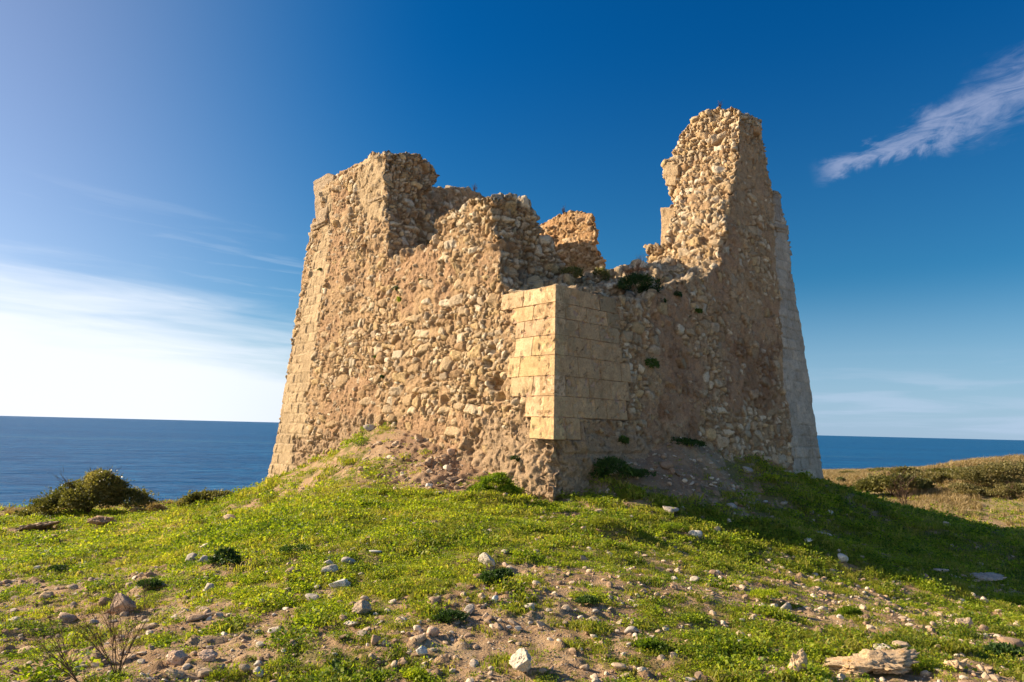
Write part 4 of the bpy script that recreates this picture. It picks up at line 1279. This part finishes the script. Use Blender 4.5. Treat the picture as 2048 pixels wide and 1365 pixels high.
def wedge_points(n, y0, y1, rng_, wide=0.86, pw=1.0):
    """points over the visible ground, denser near the path"""
    t = rng_.random_sample(n)
    y = (y0 ** pw + t * (y1 ** pw - y0 ** pw)) ** (1 / pw)
    x = (rng_.random_sample(n) * 2 - 1) * (wide * y + 2.0)
    return x, y


R_ = np.random.RandomState(4)
x, y = wedge_points(60000, 2.4, 17, R_)
g_ = grass_cover(x, y)
rub_ = sum(np.exp(-(((x - c[0]) / c[2]) ** 2 + ((y - c[1]) / c[3]) ** 2)) for c in patches if c[4] <= -1)
keep = (R_.random_sample(len(x)) < np.clip(1.05 - g_ * 1.2, 0.16, 0.65) + 0.15 * np.clip(rub_, 0, 1)) & ~in_tower(x, y, 0.05)
x, y = x[keep], y[keep]
z = hgt(x, y)
sc = 0.006 + 0.026 * R_.random_sample(len(x)) ** 4.5 * (1 + 0.04 * y)
sc = sc * (1 + 0.03 * y) * (1 + 1.1 * np.clip(rub_[keep], 0, 1) * (R_.random_sample(len(x)) < 0.25))
rot = np.stack([R_.uniform(-.5, .5, len(x)), R_.uniform(-.5, .5, len(x)), R_.uniform(0, 6.3, len(x))], 1)
scatter('gravel', np.stack([x, y, z + sc * 0.15], 1), sc, rot, R_.randint(0, 5, len(x)), [peb_obj(40 + q) for q in range(5)], 'loose gravel and stone chips strewn over the bare earth', 'gravel')

# ------------------------------------------------------------------ plants
def leaf_mat(name, ramp_cols, trans=0.35, sat_patch=True, rough=0.55, spec=0.3):
    m, n, pr, out = new_mat(name)
    geo = n.n.new('ShaderNodeNewGeometry').outputs['Position']
    oi = n.n.new('ShaderNodeObjectInfo')
    at = n.attr('Col', 'Fac')
    pn = n.noise(geo, 0.9, 4, 0.65); pn2 = n.noise(geo, 5.0, 3, 0.6)
    f = n.add(n.add(n.mul(at, 0.45), n.mul(oi.outputs['Random'], 0.20)), n.add(n.mul(n.sub(pn, 0.5), 1.1), n.mul(n.sub(pn2, 0.5), 0.5)))
    c = n.ramp(f, ramp_cols)
    n.put(pr.inputs['Base Color'], c); pr.inputs['Roughness'].default_value = rough
    pr.inputs['Specular IOR Level'].default_value = spec
    tr = n.n.new('ShaderNodeBsdfTranslucent')
    n.put(tr.inputs['Color'], n.mix(1.0, c, (1.5, 1.5, 0.7), 'MULTIPLY'))
    mx = n.n.new('ShaderNodeMixShader'); mx.inputs[0].default_value = trans
    n.l.new(pr.outputs[0], mx.inputs[1]); n.l.new(tr.outputs[0], mx.inputs[2]); n.l.new(mx.outputs[0], out.inputs[0])
    return m


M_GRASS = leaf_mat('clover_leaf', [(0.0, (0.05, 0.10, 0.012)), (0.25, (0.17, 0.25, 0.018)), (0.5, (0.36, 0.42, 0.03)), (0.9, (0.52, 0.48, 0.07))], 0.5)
M_BLADE = leaf_mat('grass_blade', [(0.0, (0.10, 0.14, 0.015)), (0.3, (0.27, 0.29, 0.035)), (0.55, (0.42, 0.37, 0.08)), (0.85, (0.52, 0.41, 0.20))], 0.48)
M_DRY = leaf_mat('dry_straw', [(0.0, (0.22, 0.16, 0.07)), (0.4, (0.38, 0.28, 0.14)), (0.8, (0.52, 0.42, 0.24))], 0.25)
M_BUSH = leaf_mat('bush_leaf', [(0.0, (0.07, 0.08, 0.02)), (0.3, (0.18, 0.175, 0.055)), (0.6, (0.30, 0.26, 0.11)), (0.9, (0.42, 0.33, 0.18))], 0.38, rough=0.4, spec=0.45)
M_SCRUB = leaf_mat('scrub_leaf', [(0.0, (0.09, 0.09, 0.03)), (0.3, (0.20, 0.18, 0.07)), (0.6, (0.33, 0.27, 0.13)), (0.9, (0.46, 0.37, 0.21))], 0.3)
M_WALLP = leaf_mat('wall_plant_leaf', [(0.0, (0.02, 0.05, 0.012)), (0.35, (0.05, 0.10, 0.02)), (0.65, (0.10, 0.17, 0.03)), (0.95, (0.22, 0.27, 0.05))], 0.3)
M_TWIG, n_, p_, o_ = new_mat('dry_twig'); p_.inputs['Base Color'].default_value = (0.13, 0.075, 0.045, 1); p_.inputs['Roughness'].default_value = 0.9
M_FLOW, n_, p_, o_ = new_mat('yellow_petal'); p_.inputs['Base Color'].default_value = (0.75, 0.55, 0.02, 1); p_.inputs['Roughness'].default_value = 0.6


def leaf_quads(C_, Dir, size, R, aspect=0.55, fold=0.25):
    """one pointed leaf (4 verts, 1 quad, bent) at each centre"""
    n = len(C_)
    Dir = Dir / np.linalg.norm(Dir, axis=1)[:, None]
    a = R.randn(n, 3); s = np.cross(Dir, a); s /= np.linalg.norm(s, axis=1)[:, None] + 1e-9
    L = (size * R.uniform(0.6, 1.3, n))[:, None]
    up = np.cross(s, Dir)
    b0 = C_ - Dir * L * 0.5; b1 = C_ + s * L * aspect * 0.5 + up * L * fold * 0.2; b2 = C_ + Dir * L * 0.5 - up * L * fold * 0.3; b3 = C_ - s * L * aspect * 0.5 + up * L * fold * 0.2
    V = np.stack([b0, b1, b2, b3], 1).reshape(-1, 3)
    F = np.arange(n * 4).reshape(-1, 4)
    return V, F


def tuft_clover(seed, n=48, rad=0.08, hh=0.034, leaf=0.0125):
    R = np.random.RandomState(seed)
    r = rad * np.sqrt(R.random_sample(n)); a = R.uniform(0, 6.28, n)
    C_ = np.stack([r * np.cos(a), r * np.sin(a), hh * R.random_sample(n) * (1 - 0.6 * (r / rad) ** 2) + 0.004], 1)
    D_ = np.stack([np.cos(a) + R.randn(n) * .7, np.sin(a) + R.randn(n) * .7, R.uniform(-.1, .8, n)], 1)
    V, F = leaf_quads(C_, D_, np.full(n, leaf), R, 0.85)
    col = np.repeat(R.random_sample(n), 4)[:, None] * np.ones((1, 3))
    return mesh_np('clover_tuft', V, F, M_GRASS, None, False, link=False, col=col)


def tuft_blades(seed, n=30, rad=0.065, hh=0.034, w=0.0032, mat=None, bend=0.9, name='grass_tuft'):
    R = np.random.RandomState(seed)
    r = rad * np.sqrt(R.random_sample(n)); a = R.uniform(0, 6.28, n)
    base = np.stack([r * np.cos(a), r * np.sin(a), np.zeros(n) - 0.005], 1)
    b = R.uniform(0, 6.28, n); lean = np.stack([np.cos(b), np.sin(b), 0 * b], 1) * (R.uniform(0.1, 1, n) * bend)[:, None]
    H = hh * R.uniform(0.5, 1.2, n)[:, None]
    mid = base + lean * H * 0.35 + np.array([0, 0, 1]) * H * 0.6
    tip = base + lean * H * 1.1 + np.array([0, 0, 1]) * H * (1 - 0.25 * bend)
    s = np.stack([-np.sin(b + 0.6), np.cos(b + 0.6), 0 * b], 1) * w
    V = np.stack([base - s, base + s, mid + s * 0.8, mid - s * 0.8, tip + s * 0.12, tip - s * 0.12], 1).reshape(-1, 3)
    k = np.arange(n)[:, None] * 6
    F = np.concatenate([k + np.array([[0, 1, 2, 3]]), k + np.array([[3, 2, 4, 5]])])
    col = np.repeat(R.random_sample(n), 6)[:, None] * np.ones((1, 3))
    return mesh_np(name, V, F, mat or M_BLADE, None, False, link=False, col=col)


# ---- the low green cover: clover mats and short grass
R_ = np.random.RandomState(12)
XY = []
for (n, y0, y1, s0, s1) in ((64000, 2.4, 7.5, 0.85, 1.0), (64000, 7.5, 13.5, 1.0, 1.45), (42000, 13.5, 24, 1.6, 2.6), (16000, 24, 48, 3.0, 5.0)):
    yy = np.sqrt(y0 ** 2 + R_.random_sample(n) * (y1 ** 2 - y0 ** 2)); xx = (R_.random_sample(n) * 2 - 1) * (0.84 * yy + 1.6)
    XY.append(np.stack([xx, yy, s0 + (s1 - s0) * (yy - y0) / (y1 - y0)], 1))
XY = np.concatenate(XY)
x, y, s_ = XY.T
g_ = grass_cover(x, y)
fine = fbm(np.stack([x, y, x * 0], 1), 7.0, 3, 321, 0.6)
dens = np.clip(sstep(g_ + (fine - 0.5) * 1.3, 0.38, 1.02), 0.06, 1)
drysel = sstep(y, 27, 40) * sstep(x, 8, 16)
dens = dens * (1 - 0.55 * drysel)
for a_, b_, r_ in [(q.location[0], q.location[1], max(q.scale[0], q.scale[1])) for q in bpy.data.objects if q.name.startswith('rock') and q.scale[0] > 0.06]:
    dens = dens * (((x - a_) ** 2 + (y - b_) ** 2) > (0.85 * r_) ** 2)
keep = (R_.random_sample(len(x)) < dens) & ~in_tower(x, y, -0.05) & (y < edge_y(x) + 1.0) & (x > -40)
x, y, s_, g_, fine = x[keep], y[keep], s_[keep], g_[keep], fine[keep]
z = hgt(x, y)
lush = sstep(g_, 0.55, 0.95)
sc = s_ * (0.65 + 0.75 * R_.random_sample(len(x)) ** 1.5) * (0.75 + 0.55 * lush) * (0.8 + 0.9 * sstep(fine, 0.5, 0.75))
is_cl = R_.random_sample(len(x)) < 0.22 + 0.45 * sstep(fbm(np.stack([x, y, x * 0], 1), 1.3, 3, 333), 0.40, 0.60)
rot = np.stack([R_.uniform(-.2, .2, len(x)), R_.uniform(-.2, .2, len(x)), R_.uniform(0, 6.3, len(x))], 1)
P = np.stack([x, y, z - 0.002], 1)
cl = [tuft_clover(60 + q) for q in range(4)]
scatter('clover', P[is_cl], sc[is_cl], rot[is_cl], R_.randint(0, 4, is_cl.sum()), cl, 'low leafy clover and herbs matting the slope', 'clover')
b_ = ~is_cl
bl_ = [tuft_blades(70 + q) for q in range(4)]
scatter('grass', P[b_], sc[b_], rot[b_], R_.randint(0, 4, b_.sum()), bl_, 'short green grass growing over the mound', 'grass')

# ---- dry grass on the far right dunes and the cliff edge
n = 26000
yy = np.sqrt(26 ** 2 + R_.random_sample(n) * (75 ** 2 - 26 ** 2)); xx = yy * (0.30 + R_.random_sample(n) * 0.62)
pn = fbm(np.stack([xx, yy, xx * 0], 1), 0.22, 3, 401)
kp = (R_.random_sample(n) < sstep(pn, 0.36, 0.54) * sstep(yy, 27, 36)) & (yy < edge_y(xx) - 2)
xx, yy = xx[kp], yy[kp]
xl = R_.uniform(-20, -4, 1500); yl = edge_y(xl) - R_.uniform(0.2, 3.5, 1500)
kl = (fbm(np.stack([xl, yl, xl * 0], 1), 0.8, 2, 402) > 0.52) & ~in_tower(xl, yl, .1)
xx = np.concatenate([xx, xl[kl]]); yy = np.concatenate([yy, yl[kl]])
sc = np.where(xx < 0, 0.55, 1.0) * R_.uniform(0.5, 1.2, len(xx)) * (1 + yy * 0.006)
rot = np.stack([R_.uniform(-.2, .2, len(xx)), R_.uniform(-.2, .2, len(xx)), R_.uniform(0, 6.3, len(xx))], 1)
dr = [tuft_blades(80 + q, 34, 0.16, 0.34, 0.010, M_DRY, 0.9, 'straw_tuft') for q in range(3)]
scatter('dry_grass', np.stack([xx, yy, hgt(xx, yy) - 0.02], 1), sc, rot, R_.randint(0, 3, len(xx)), dr, 'straw-coloured dry grass on the dunes by the sea', 'dry grass')


def foliage(name, ells, leaf, n, mat, parent=None, seed=0, core=True, link=True, upw=0.3, aspect=0.5):
    """leaves through the volume of a few overlapping ellipsoids, dense near the skin; ells: (cx,cy,cz,rx,ry,rz)"""
    R = np.random.RandomState(seed)
    w = np.array([e[3] * e[4] + e[3] * e[5] for e in ells]); w = w / w.sum()
    cnt = (w * n).astype(int) + 4
    Cs = []; Ds = []
    for e, c in zip(ells, cnt):
        d = R.randn(c, 3); d /= np.linalg.norm(d, axis=1)[:, None]
        d[:, 2] = np.where(d[:, 2] < -0.25, -d[:, 2], d[:, 2])
        rr_ = 1 - 0.42 * R.random_sample(c) ** 1.6
        lump = 0.66 + 0.68 * fbm(d * 1.0 + np.array(e[:3]) , 3.6, 4, seed + 3, 0.65)
        rr_ = rr_ * np.where(R.random_sample(c) < 0.16, 1 + 0.35 * R.random_sample(c), 1)
        P = np.array(e[:3]) + d * (rr_ * lump)[:, None] * np.array(e[3:])
        Cs.append(P); Ds.append(d + R.randn(c, 3) * 0.7 + np.array([0, 0, upw]))
    C_ = np.concatenate(Cs); D_ = np.concatenate(Ds)
    # gaps: leave out clumps by noise
    gp_ = fbm(C_, 1.0 / (leaf * 7), 2, seed + 9)
    k = gp_ > 0.39
    C_, D_ = C_[k], D_[k]; cf = np.clip((gp_[k] - 0.35) * 2 + R.randn(len(C_)) * 0.12, 0, 1)
    V, F = leaf_quads(C_, D_, np.full(len(C_), leaf), R, aspect)
    return mesh_np(name, V, F, mat, parent, False, link=link, col=np.repeat(cf, 4)[:, None] * np.ones((1, 3)))


def tube_mesh(segs):
    """segs: list of (p0, p1, r0, r1) -> three-sided tapering twigs"""
    V = []; F = []
    for p0, p1, r0, r1 in segs:
        p0 = np.array(p0); p1 = np.array(p1); d = p1 - p0; L = np.linalg.norm(d)
        if L < 1e-6: continue
        d = d / L; a = np.array([0, 0, 1.0]) if abs(d[2]) < 0.9 else np.array([1.0, 0, 0])
        u = np.cross(d, a); u /= np.linalg.norm(u); v = np.cross(d, u)
        b = len(V)
        for k in range(3):
            an = k * 2.0944; V.append(p0 + (u * math.cos(an) + v * math.sin(an)) * r0)
        for k in range(3):
            an = k * 2.0944; V.append(p1 + (u * math.cos(an) + v * math.sin(an)) * r1)
        for k in range(3):
            F.append((b + k, b + (k + 1) % 3, b + 3 + (k + 1) % 3, b + 3 + k))
    return np.array(V), np.array(F)


def twigs(base, h, spread, seed, levels=4, r0=0.006, lean=(0, 0), nb=3):
    r = random.Random(seed); segs = []
    def grow(p, d, L, rad, lv):
        n = 3
        for i in range(n):
            q = p + d * (L / n)
            segs.append((p, q, rad, rad * 0.85)); p = q; rad *= 0.85
            d = d + np.array([r.gauss(0, .13), r.gauss(0, .13), r.gauss(0.02, .08)]); d /= np.linalg.norm(d)
            if lv > 0 and (i > 0 or lv < levels):
                for _ in range(1 if r.random() < 0.75 else 2):
                    e = d + np.array([r.gauss(0, spread), r.gauss(0, spread), r.gauss(0.1, spread * .6)]); e /= np.linalg.norm(e)
                    grow(p, e, L * r.uniform(.45, .75), rad * 0.7, lv - 1)
    for _ in range(nb):
        d = np.array([lean[0] + r.gauss(0, spread * .6), lean[1] + r.gauss(0, spread * .6), 1.0]); d /= np.linalg.norm(d)
        grow(np.array(base, float), d, h * r.uniform(.5, .7), r0, levels - 1)
    return tube_mesh(segs)


def pt(px, py, depth):
    d_ = ray(px, py); return EYEP + d_ * (depth / d_[1])


def bush(name, cat, label, items, depth, leaf, n, mat, seed, group=None, stem=True, thick=0.8):
    """items: (px, py, rx_px, rz_px) lobes seen at that place of the photo, each with real depth"""
    if depth > 30:
        foot = max(q[1] + q[3] * 0.7 for q in items); depth = min(ground_near(items[0][0], foot)[1], 80)
    k = depth / FPX
    ells = []
    for j, (px, py, rx, rz) in enumerate(items):
        p = pt(px, py, depth + ((j * 37) % 5 - 2) * 0.12 * rx * k)
        ells.append((p[0], p[1], p[2], rx * k, rx * k * thick, rz * k))
    e = np.array(ells)
    bx, by = float(np.average(e[:, 0], weights=e[:, 3])), float(np.average(e[:, 1], weights=e[:, 3]))
    root = empty(name, (bx, by, float(hgt(bx, by))))
    tag(root, label, cat, group)
    f = foliage('foliage', ells, leaf, n, mat, root, seed)
    f.matrix_parent_inverse = Matrix.Translation(-root.location)
    if stem:
        V, F = twigs((bx, by, float(hgt(bx, by)) - 0.05), max(q[2] + q[5] for q in ells) - float(hgt(bx, by)), 0.45, seed, 4, 0.012 + 0.0006 * depth, nb=6)
        s = mesh_np('stem', V, F, M_TWIG, root, False); s.matrix_parent_inverse = Matrix.Translation(-root.location)
    return root


bush('bush', 'bush', 'big dark wind-shaped bush at the cliff edge on the left', [(205, 982, 44, 34), (170, 1002, 70, 30), (235, 1003, 62, 26), (110, 1016, 60, 20), (75, 1028, 40, 12), (278, 1010, 34, 14), (198, 958, 26, 16), (150, 985, 30, 20)], 22.5, 0.085, 34000, M_BUSH, 1)
bush('bush', 'bush', 'small dark bush on the skyline between big bush and tower', [(415, 1002, 38, 17), (445, 999, 26, 14), (385, 1008, 28, 13)], 21.0, 0.09, 8000, M_BUSH, 2)
bush('dry_shrub', 'shrub', 'tawny dry shrub at the right foot of the big bush', [(305, 1020, 22, 13), (340, 1026, 18, 8), (275, 1026, 18, 8)], 21.5, 0.07, 2500, M_DRY, 3)
bush('bush', 'bush', 'dark green bush in the straw grass beyond the tower, right', [(1800, 970, 38, 20), (1762, 972, 38, 17), (1735, 980, 26, 14), (1838, 972, 24, 14)], 44, 0.16, 9000, M_BUSH, 4)
bush('bush', 'bush', 'olive bush behind the dark green bush, right', [(1880, 958, 36, 11), (1852, 955, 24, 9)], 54, 0.16, 4500, M_SCRUB, 5)
for j, (a, b, w_, h_, dd, lb) in enumerate(((1770, 945, 28, 8, 70, 'low bush on the right skyline nearest the tower'), (1812, 945, 26, 9, 70, 'second low bush on the right skyline, touching the first'), (1880, 944, 20, 6, 74, 'low dark bush on the skyline left of the dune'), (1700, 948, 20, 5, 66, 'small tuft of scrub on pale rock beside the tower edge'), (1672, 962, 14, 9, 45, 'dark little bush hard against the shaded tower corner'))):
    bush('bush', 'bush', lb, [(a, b, w_, h_), (a + w_ * .6, b + 2, w_ * .6, h_ * .8)], dd, 0.16, 2200, M_SCRUB if j % 2 else M_BUSH, 10 + j, 'low bushes on the right skyline' if j < 3 else None, stem=False)
bush('scrub', 'shrub', 'wide grey-green scrub crowning the dune at the right edge', [(2010, 948, 60, 20), (1955, 955, 45, 15), (2060, 945, 50, 22), (1985, 965, 50, 16)], 41, 0.12, 16000, M_SCRUB, 20)
bush('scrub', 'shrub', 'olive scrub patch low on the dune flank', [(1945, 985, 34, 9), (1925, 975, 26, 8), (1975, 982, 30, 8)], 36, 0.10, 5000, M_SCRUB, 21)
bush('scrub', 'shrub', 'rounded green scrub on the left shoulder of the dune', [(1932, 947, 34, 10), (1905, 954, 22, 8)], 47, 0.13, 4500, M_BUSH, 22)
bush('scrub', 'shrub', 'grey scrub low at the right edge below the dune crest', [(2035, 980, 38, 12), (2000, 988, 24, 8)], 34, 0.10, 4500, M_SCRUB, 23)

# ground plants near the tower and on the slope
bush('leafy_plant', 'plant', 'tall leafy green plant among grey stones on the left slope', [(446, 1118, 26, 20), (430, 1126, 16, 12), (464, 1124, 16, 12)], ground_near(446, 1134)[1], 0.055, 1500, M_WALLP, 30, stem=False)
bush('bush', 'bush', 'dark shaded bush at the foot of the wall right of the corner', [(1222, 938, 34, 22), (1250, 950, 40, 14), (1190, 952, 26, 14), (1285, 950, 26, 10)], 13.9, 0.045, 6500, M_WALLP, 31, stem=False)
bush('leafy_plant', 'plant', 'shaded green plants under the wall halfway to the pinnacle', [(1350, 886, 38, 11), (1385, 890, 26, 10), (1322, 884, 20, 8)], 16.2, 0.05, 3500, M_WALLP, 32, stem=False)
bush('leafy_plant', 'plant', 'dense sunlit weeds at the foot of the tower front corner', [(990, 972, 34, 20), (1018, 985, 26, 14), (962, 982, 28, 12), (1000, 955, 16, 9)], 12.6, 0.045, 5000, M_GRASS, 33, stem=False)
bush('leafy_plant', 'plant', 'tangle of grass and weeds on the little hump', [(1215, 1048, 32, 16), (1235, 1055, 26, 14), (1195, 1052, 20, 10)], ground_near(1215, 1064)[1] + .1, 0.03, 3000, M_BLADE, 34, stem=False)
bush('leafy_plant', 'plant', 'round cushion of small leaves left of the rounded grey stone', [(903, 1234, 28, 11), (885, 1238, 18, 8)], ground_near(903, 1244)[1], 0.022, 1800, M_WALLP, 35, stem=False)
bush('leafy_plant', 'plant', 'glossy leafy clump right of the blocky cream stone', [(985, 1158, 26, 13), (1005, 1150, 20, 10), (975, 1172, 18, 9)], ground_near(985, 1172)[1], 0.035, 1600, M_WALLP, 36, stem=False)
bush('leafy_plant', 'plant', 'broad-leaved rosette plant in the grass at the lower right', [(2008, 1303, 30, 9), (1990, 1306, 16, 7)], ground_near(2008, 1312)[1], 0.06, 500, M_WALLP, 37, stem=False)
more = [(300, 1168, 22, 8, 'small dark green weed clump above the upright pale stone'), (1300, 1290, 24, 9, 'green weed clump right of the grey brown stone'), (690, 1330, 24, 9, 'green weed clump above the pale bottom stone'), (1345, 1055, 26, 9, 'weed clump at the very start of the tower shadow'),
        (1175, 1202, 22, 8, 'lone green clump in the middle of the gravel patch'), (1700, 1225, 22, 9, 'green clump in the middle of the brown bare patch'), (590, 1100, 30, 10, 'bright clover clump on the mid slope left'), (1530, 1190, 30, 9, 'weed clump above the square grey stone'),
        (120, 1140, 22, 8, 'weed clump left of the path of stones at far left'), (830, 1350, 22, 8, 'weed clump below the boxy white stone')]
for j, (a, b, w_, h_, lb) in enumerate(more):
    bush('leafy_plant', 'plant', lb, [(a, b, w_, h_), (a + w_ * .5, b + 2, w_ * .6, h_ * .7), (a - w_ * .6, b + 2, w_ * .5, h_ * .7)], ground_near(a, b + h_)[1], 0.026, 1300, M_GRASS if j % 2 else M_WALLP, 50 + j, stem=False)

# plants rooted in the masonry
def wall_plant(P, r_, label, seed, mat, leaf=0.03, n=260, flat=0.8, group='little plants rooted in the walls', name='wall_plant', out=None):
    P = np.array(P) + (out if out is not None else 0)
    o = foliage(name, [(0, 0, 0, r_, r_ * 0.8, r_ * flat), (r_ * .4, 0, -r_ * .3, r_ * .6, r_ * .6, r_ * .5)], leaf, n, mat, None, seed)
    o.location = P
    tag(o, label, 'plant', group); return o


for j, (a, b, w_, lb) in enumerate(((643, 541, 5, 'tiny green plant high on the sunlit left quoin'), (795, 580, 8, 'upper of two green tufts on the reddish plaster'), (801, 602, 9, 'lower, yellowish one of two tufts on the reddish plaster'), (845, 562, 5, 'tiny plant on pale mortar below the dip in the wall'),
      (755, 716, 5, 'tiny plant low on the sunlit wall, left of centre'), (785, 853, 15, 'yellow-green tuft at the top of the rubble fan'), (1034, 919, 9, 'round green plant on the rough base left of the corner'), (768, 755, 5, 'tiny plant just above the lower mortar patch'))):
    P = hitL(a, b); k_ = P[1] / FPX
    wall_plant(P, w_ * k_ * 1.1, lb, 110 + j * 3, M_WALLP if j not in (2, 5) else M_GRASS, 0.035, 220 + w_ * 25, out=nLo * 0.05)
for j, (a, b, w_, lb) in enumerate(((1298, 730, 15, 'dark plant sticking out halfway up the shaded wall'), (1320, 603, 8, 'small dark plant below the hanging green cushion'), (1393, 624, 7, 'right one of two dark dots of plant on the shaded wall'), (1379, 635, 5, 'left one of two dark dots of plant on the shaded wall'),
      (1241, 882, 11, 'dark plant low on the shaded wall below the blocks'), (1222, 876, 6, 'tiny plant left of the dark one below the blocks'))):
    P = hitR(a, b); k_ = P[1] / FPX
    wall_plant(P, w_ * k_ * 1.1, lb, 120 + j, M_WALLP, 0.045, 300 + w_ * 25, out=nRo * 0.06)
for j, (a, b, w_, h_, off, lb, mt, nn) in enumerate(((1146, 548, 28, 14, -1.6, 'dark green plant at the foot of the red stump', M_BUSH, 1500), (1201, 553, 19, 17, -1.5, 'dark bushy plant on the wall top right of the red stump', M_BUSH, 1300),
      (1278, 572, 44, 24, -0.35, 'large green cushion hanging over the shaded wall top', M_WALLP, 4500), (1285, 546, 40, 8, -0.9, 'brown withered mat of herbs above the green cushion', M_TWIG, 1500),
      (1356, 590, 8, 8, 0.05, 'small green tuft at the top edge of the shaded wall', M_WALLP, 200))):
    P = hitR(a, b, off); k_ = P[1] / FPX
    o = foliage('wall_plant', [(0, 0, 0, w_ * k_, w_ * k_ * 0.7, h_ * k_), (w_ * k_ * .4, -.05, -h_ * k_ * .5, w_ * k_ * .5, w_ * k_ * .4, h_ * k_ * .6)], 0.05, nn, mt, None, 140 + j)
    o.location = P; tag(o, lb, 'plant', 'little plants rooted in the walls')
P = hitcut(776, 492, uP - 0.1)
wall_plant(P, 0.10, 'little plant in the shade of the tall pier recess', 160, M_WALLP, 0.04, 260)
for j, (P, h_, lb) in enumerate(((hitcutR(1440, 219, uQ + 0.3), 0.30, 'dry brown weed on the very top of the pinnacle'), (hitR(1275, 545, -0.9), 0.50, 'bare dry stalks above the withered mat on the wall top'), (hitcut(948, 384, uB + 0.2), 0.35, 'dry weed on the far wall crest'), (hitcutR(1127, 428, cc), 0.35, 'dry weed on top of the red stump'))):
    V, F = twigs((0, 0, 0), h_, 0.35, 170 + j, 3, 0.006, nb=9)
    o = mesh_np('dry_weed', V, F, M_TWIG, None, False); o.location = P - np.array([0, 0, 0.05])
    tag(o, lb, 'dry weed', 'dry weeds on the wall tops')

# bare twiggy shrubs in the foreground
P = ground_near(235, 1352)
V, F = twigs((0, 0, 0), 0.62, 0.34, 201, 5, 0.0042, lean=(-0.05, 0), nb=8)
o = mesh_np('bare_shrub', V, F, M_TWIG, None, False); o.location = P - np.array([0, 0, .02]); tag(o, 'upright leafless brown shrub at the bottom left', 'shrub')
P = ground_near(160, 1362)
V, F = twigs((0, 0, 0), 0.55, 0.30, 205, 4, 0.004, lean=(-0.8, 0), nb=5)
o = mesh_np('bare_shrub', V, F, M_TWIG, None, False); o.location = P - np.array([0, 0, .02]); tag(o, 'leafless twigs leaning left in the bottom left corner', 'shrub')
P = pt(1814, 1010, 27)
V, F = twigs((0, 0, 0), 1.6, 0.5, 209, 4, 0.016, nb=4)
o = mesh_np('bare_shrub', V, F, M_TWIG, None, False); o.location = (P[0], P[1], float(hgt(P[0], P[1]))); tag(o, 'thin bare sapling behind the shaded crest, right', 'shrub')
# yellow flowers
R_ = np.random.RandomState(31)
fl = []
n = 700
yy = np.sqrt(20 ** 2 + R_.random_sample(n) * (40 ** 2 - 20 ** 2)); xx = yy * (0.55 + R_.random_sample(n) * 0.25)
n2 = 260
y2 = R_.uniform(2.8, 6, n2); x2 = y2 * R_.uniform(-.75, .75, n2)
xx = np.concatenate([xx, x2]); yy = np.concatenate([yy, y2])
kp = fbm(np.stack([xx, yy, xx * 0], 1), 0.8, 2, 77) > 0.52
xx, yy = xx[kp], yy[kp]
V0, F0 = ico(1)
fo = mesh_np('flower_head', V0 * np.array([1, 1, 0.5]), F0, M_FLOW, None, False, link=False)
scatter('flowers', np.stack([xx, yy, hgt(xx, yy) + np.where(yy > 15, .10, .045)], 1), np.where(yy > 15, 0.022, 0.0045), np.zeros((len(xx), 3)), np.zeros(len(xx)), [fo], 'tiny yellow flowers sprinkled through the grass', 'flowers')
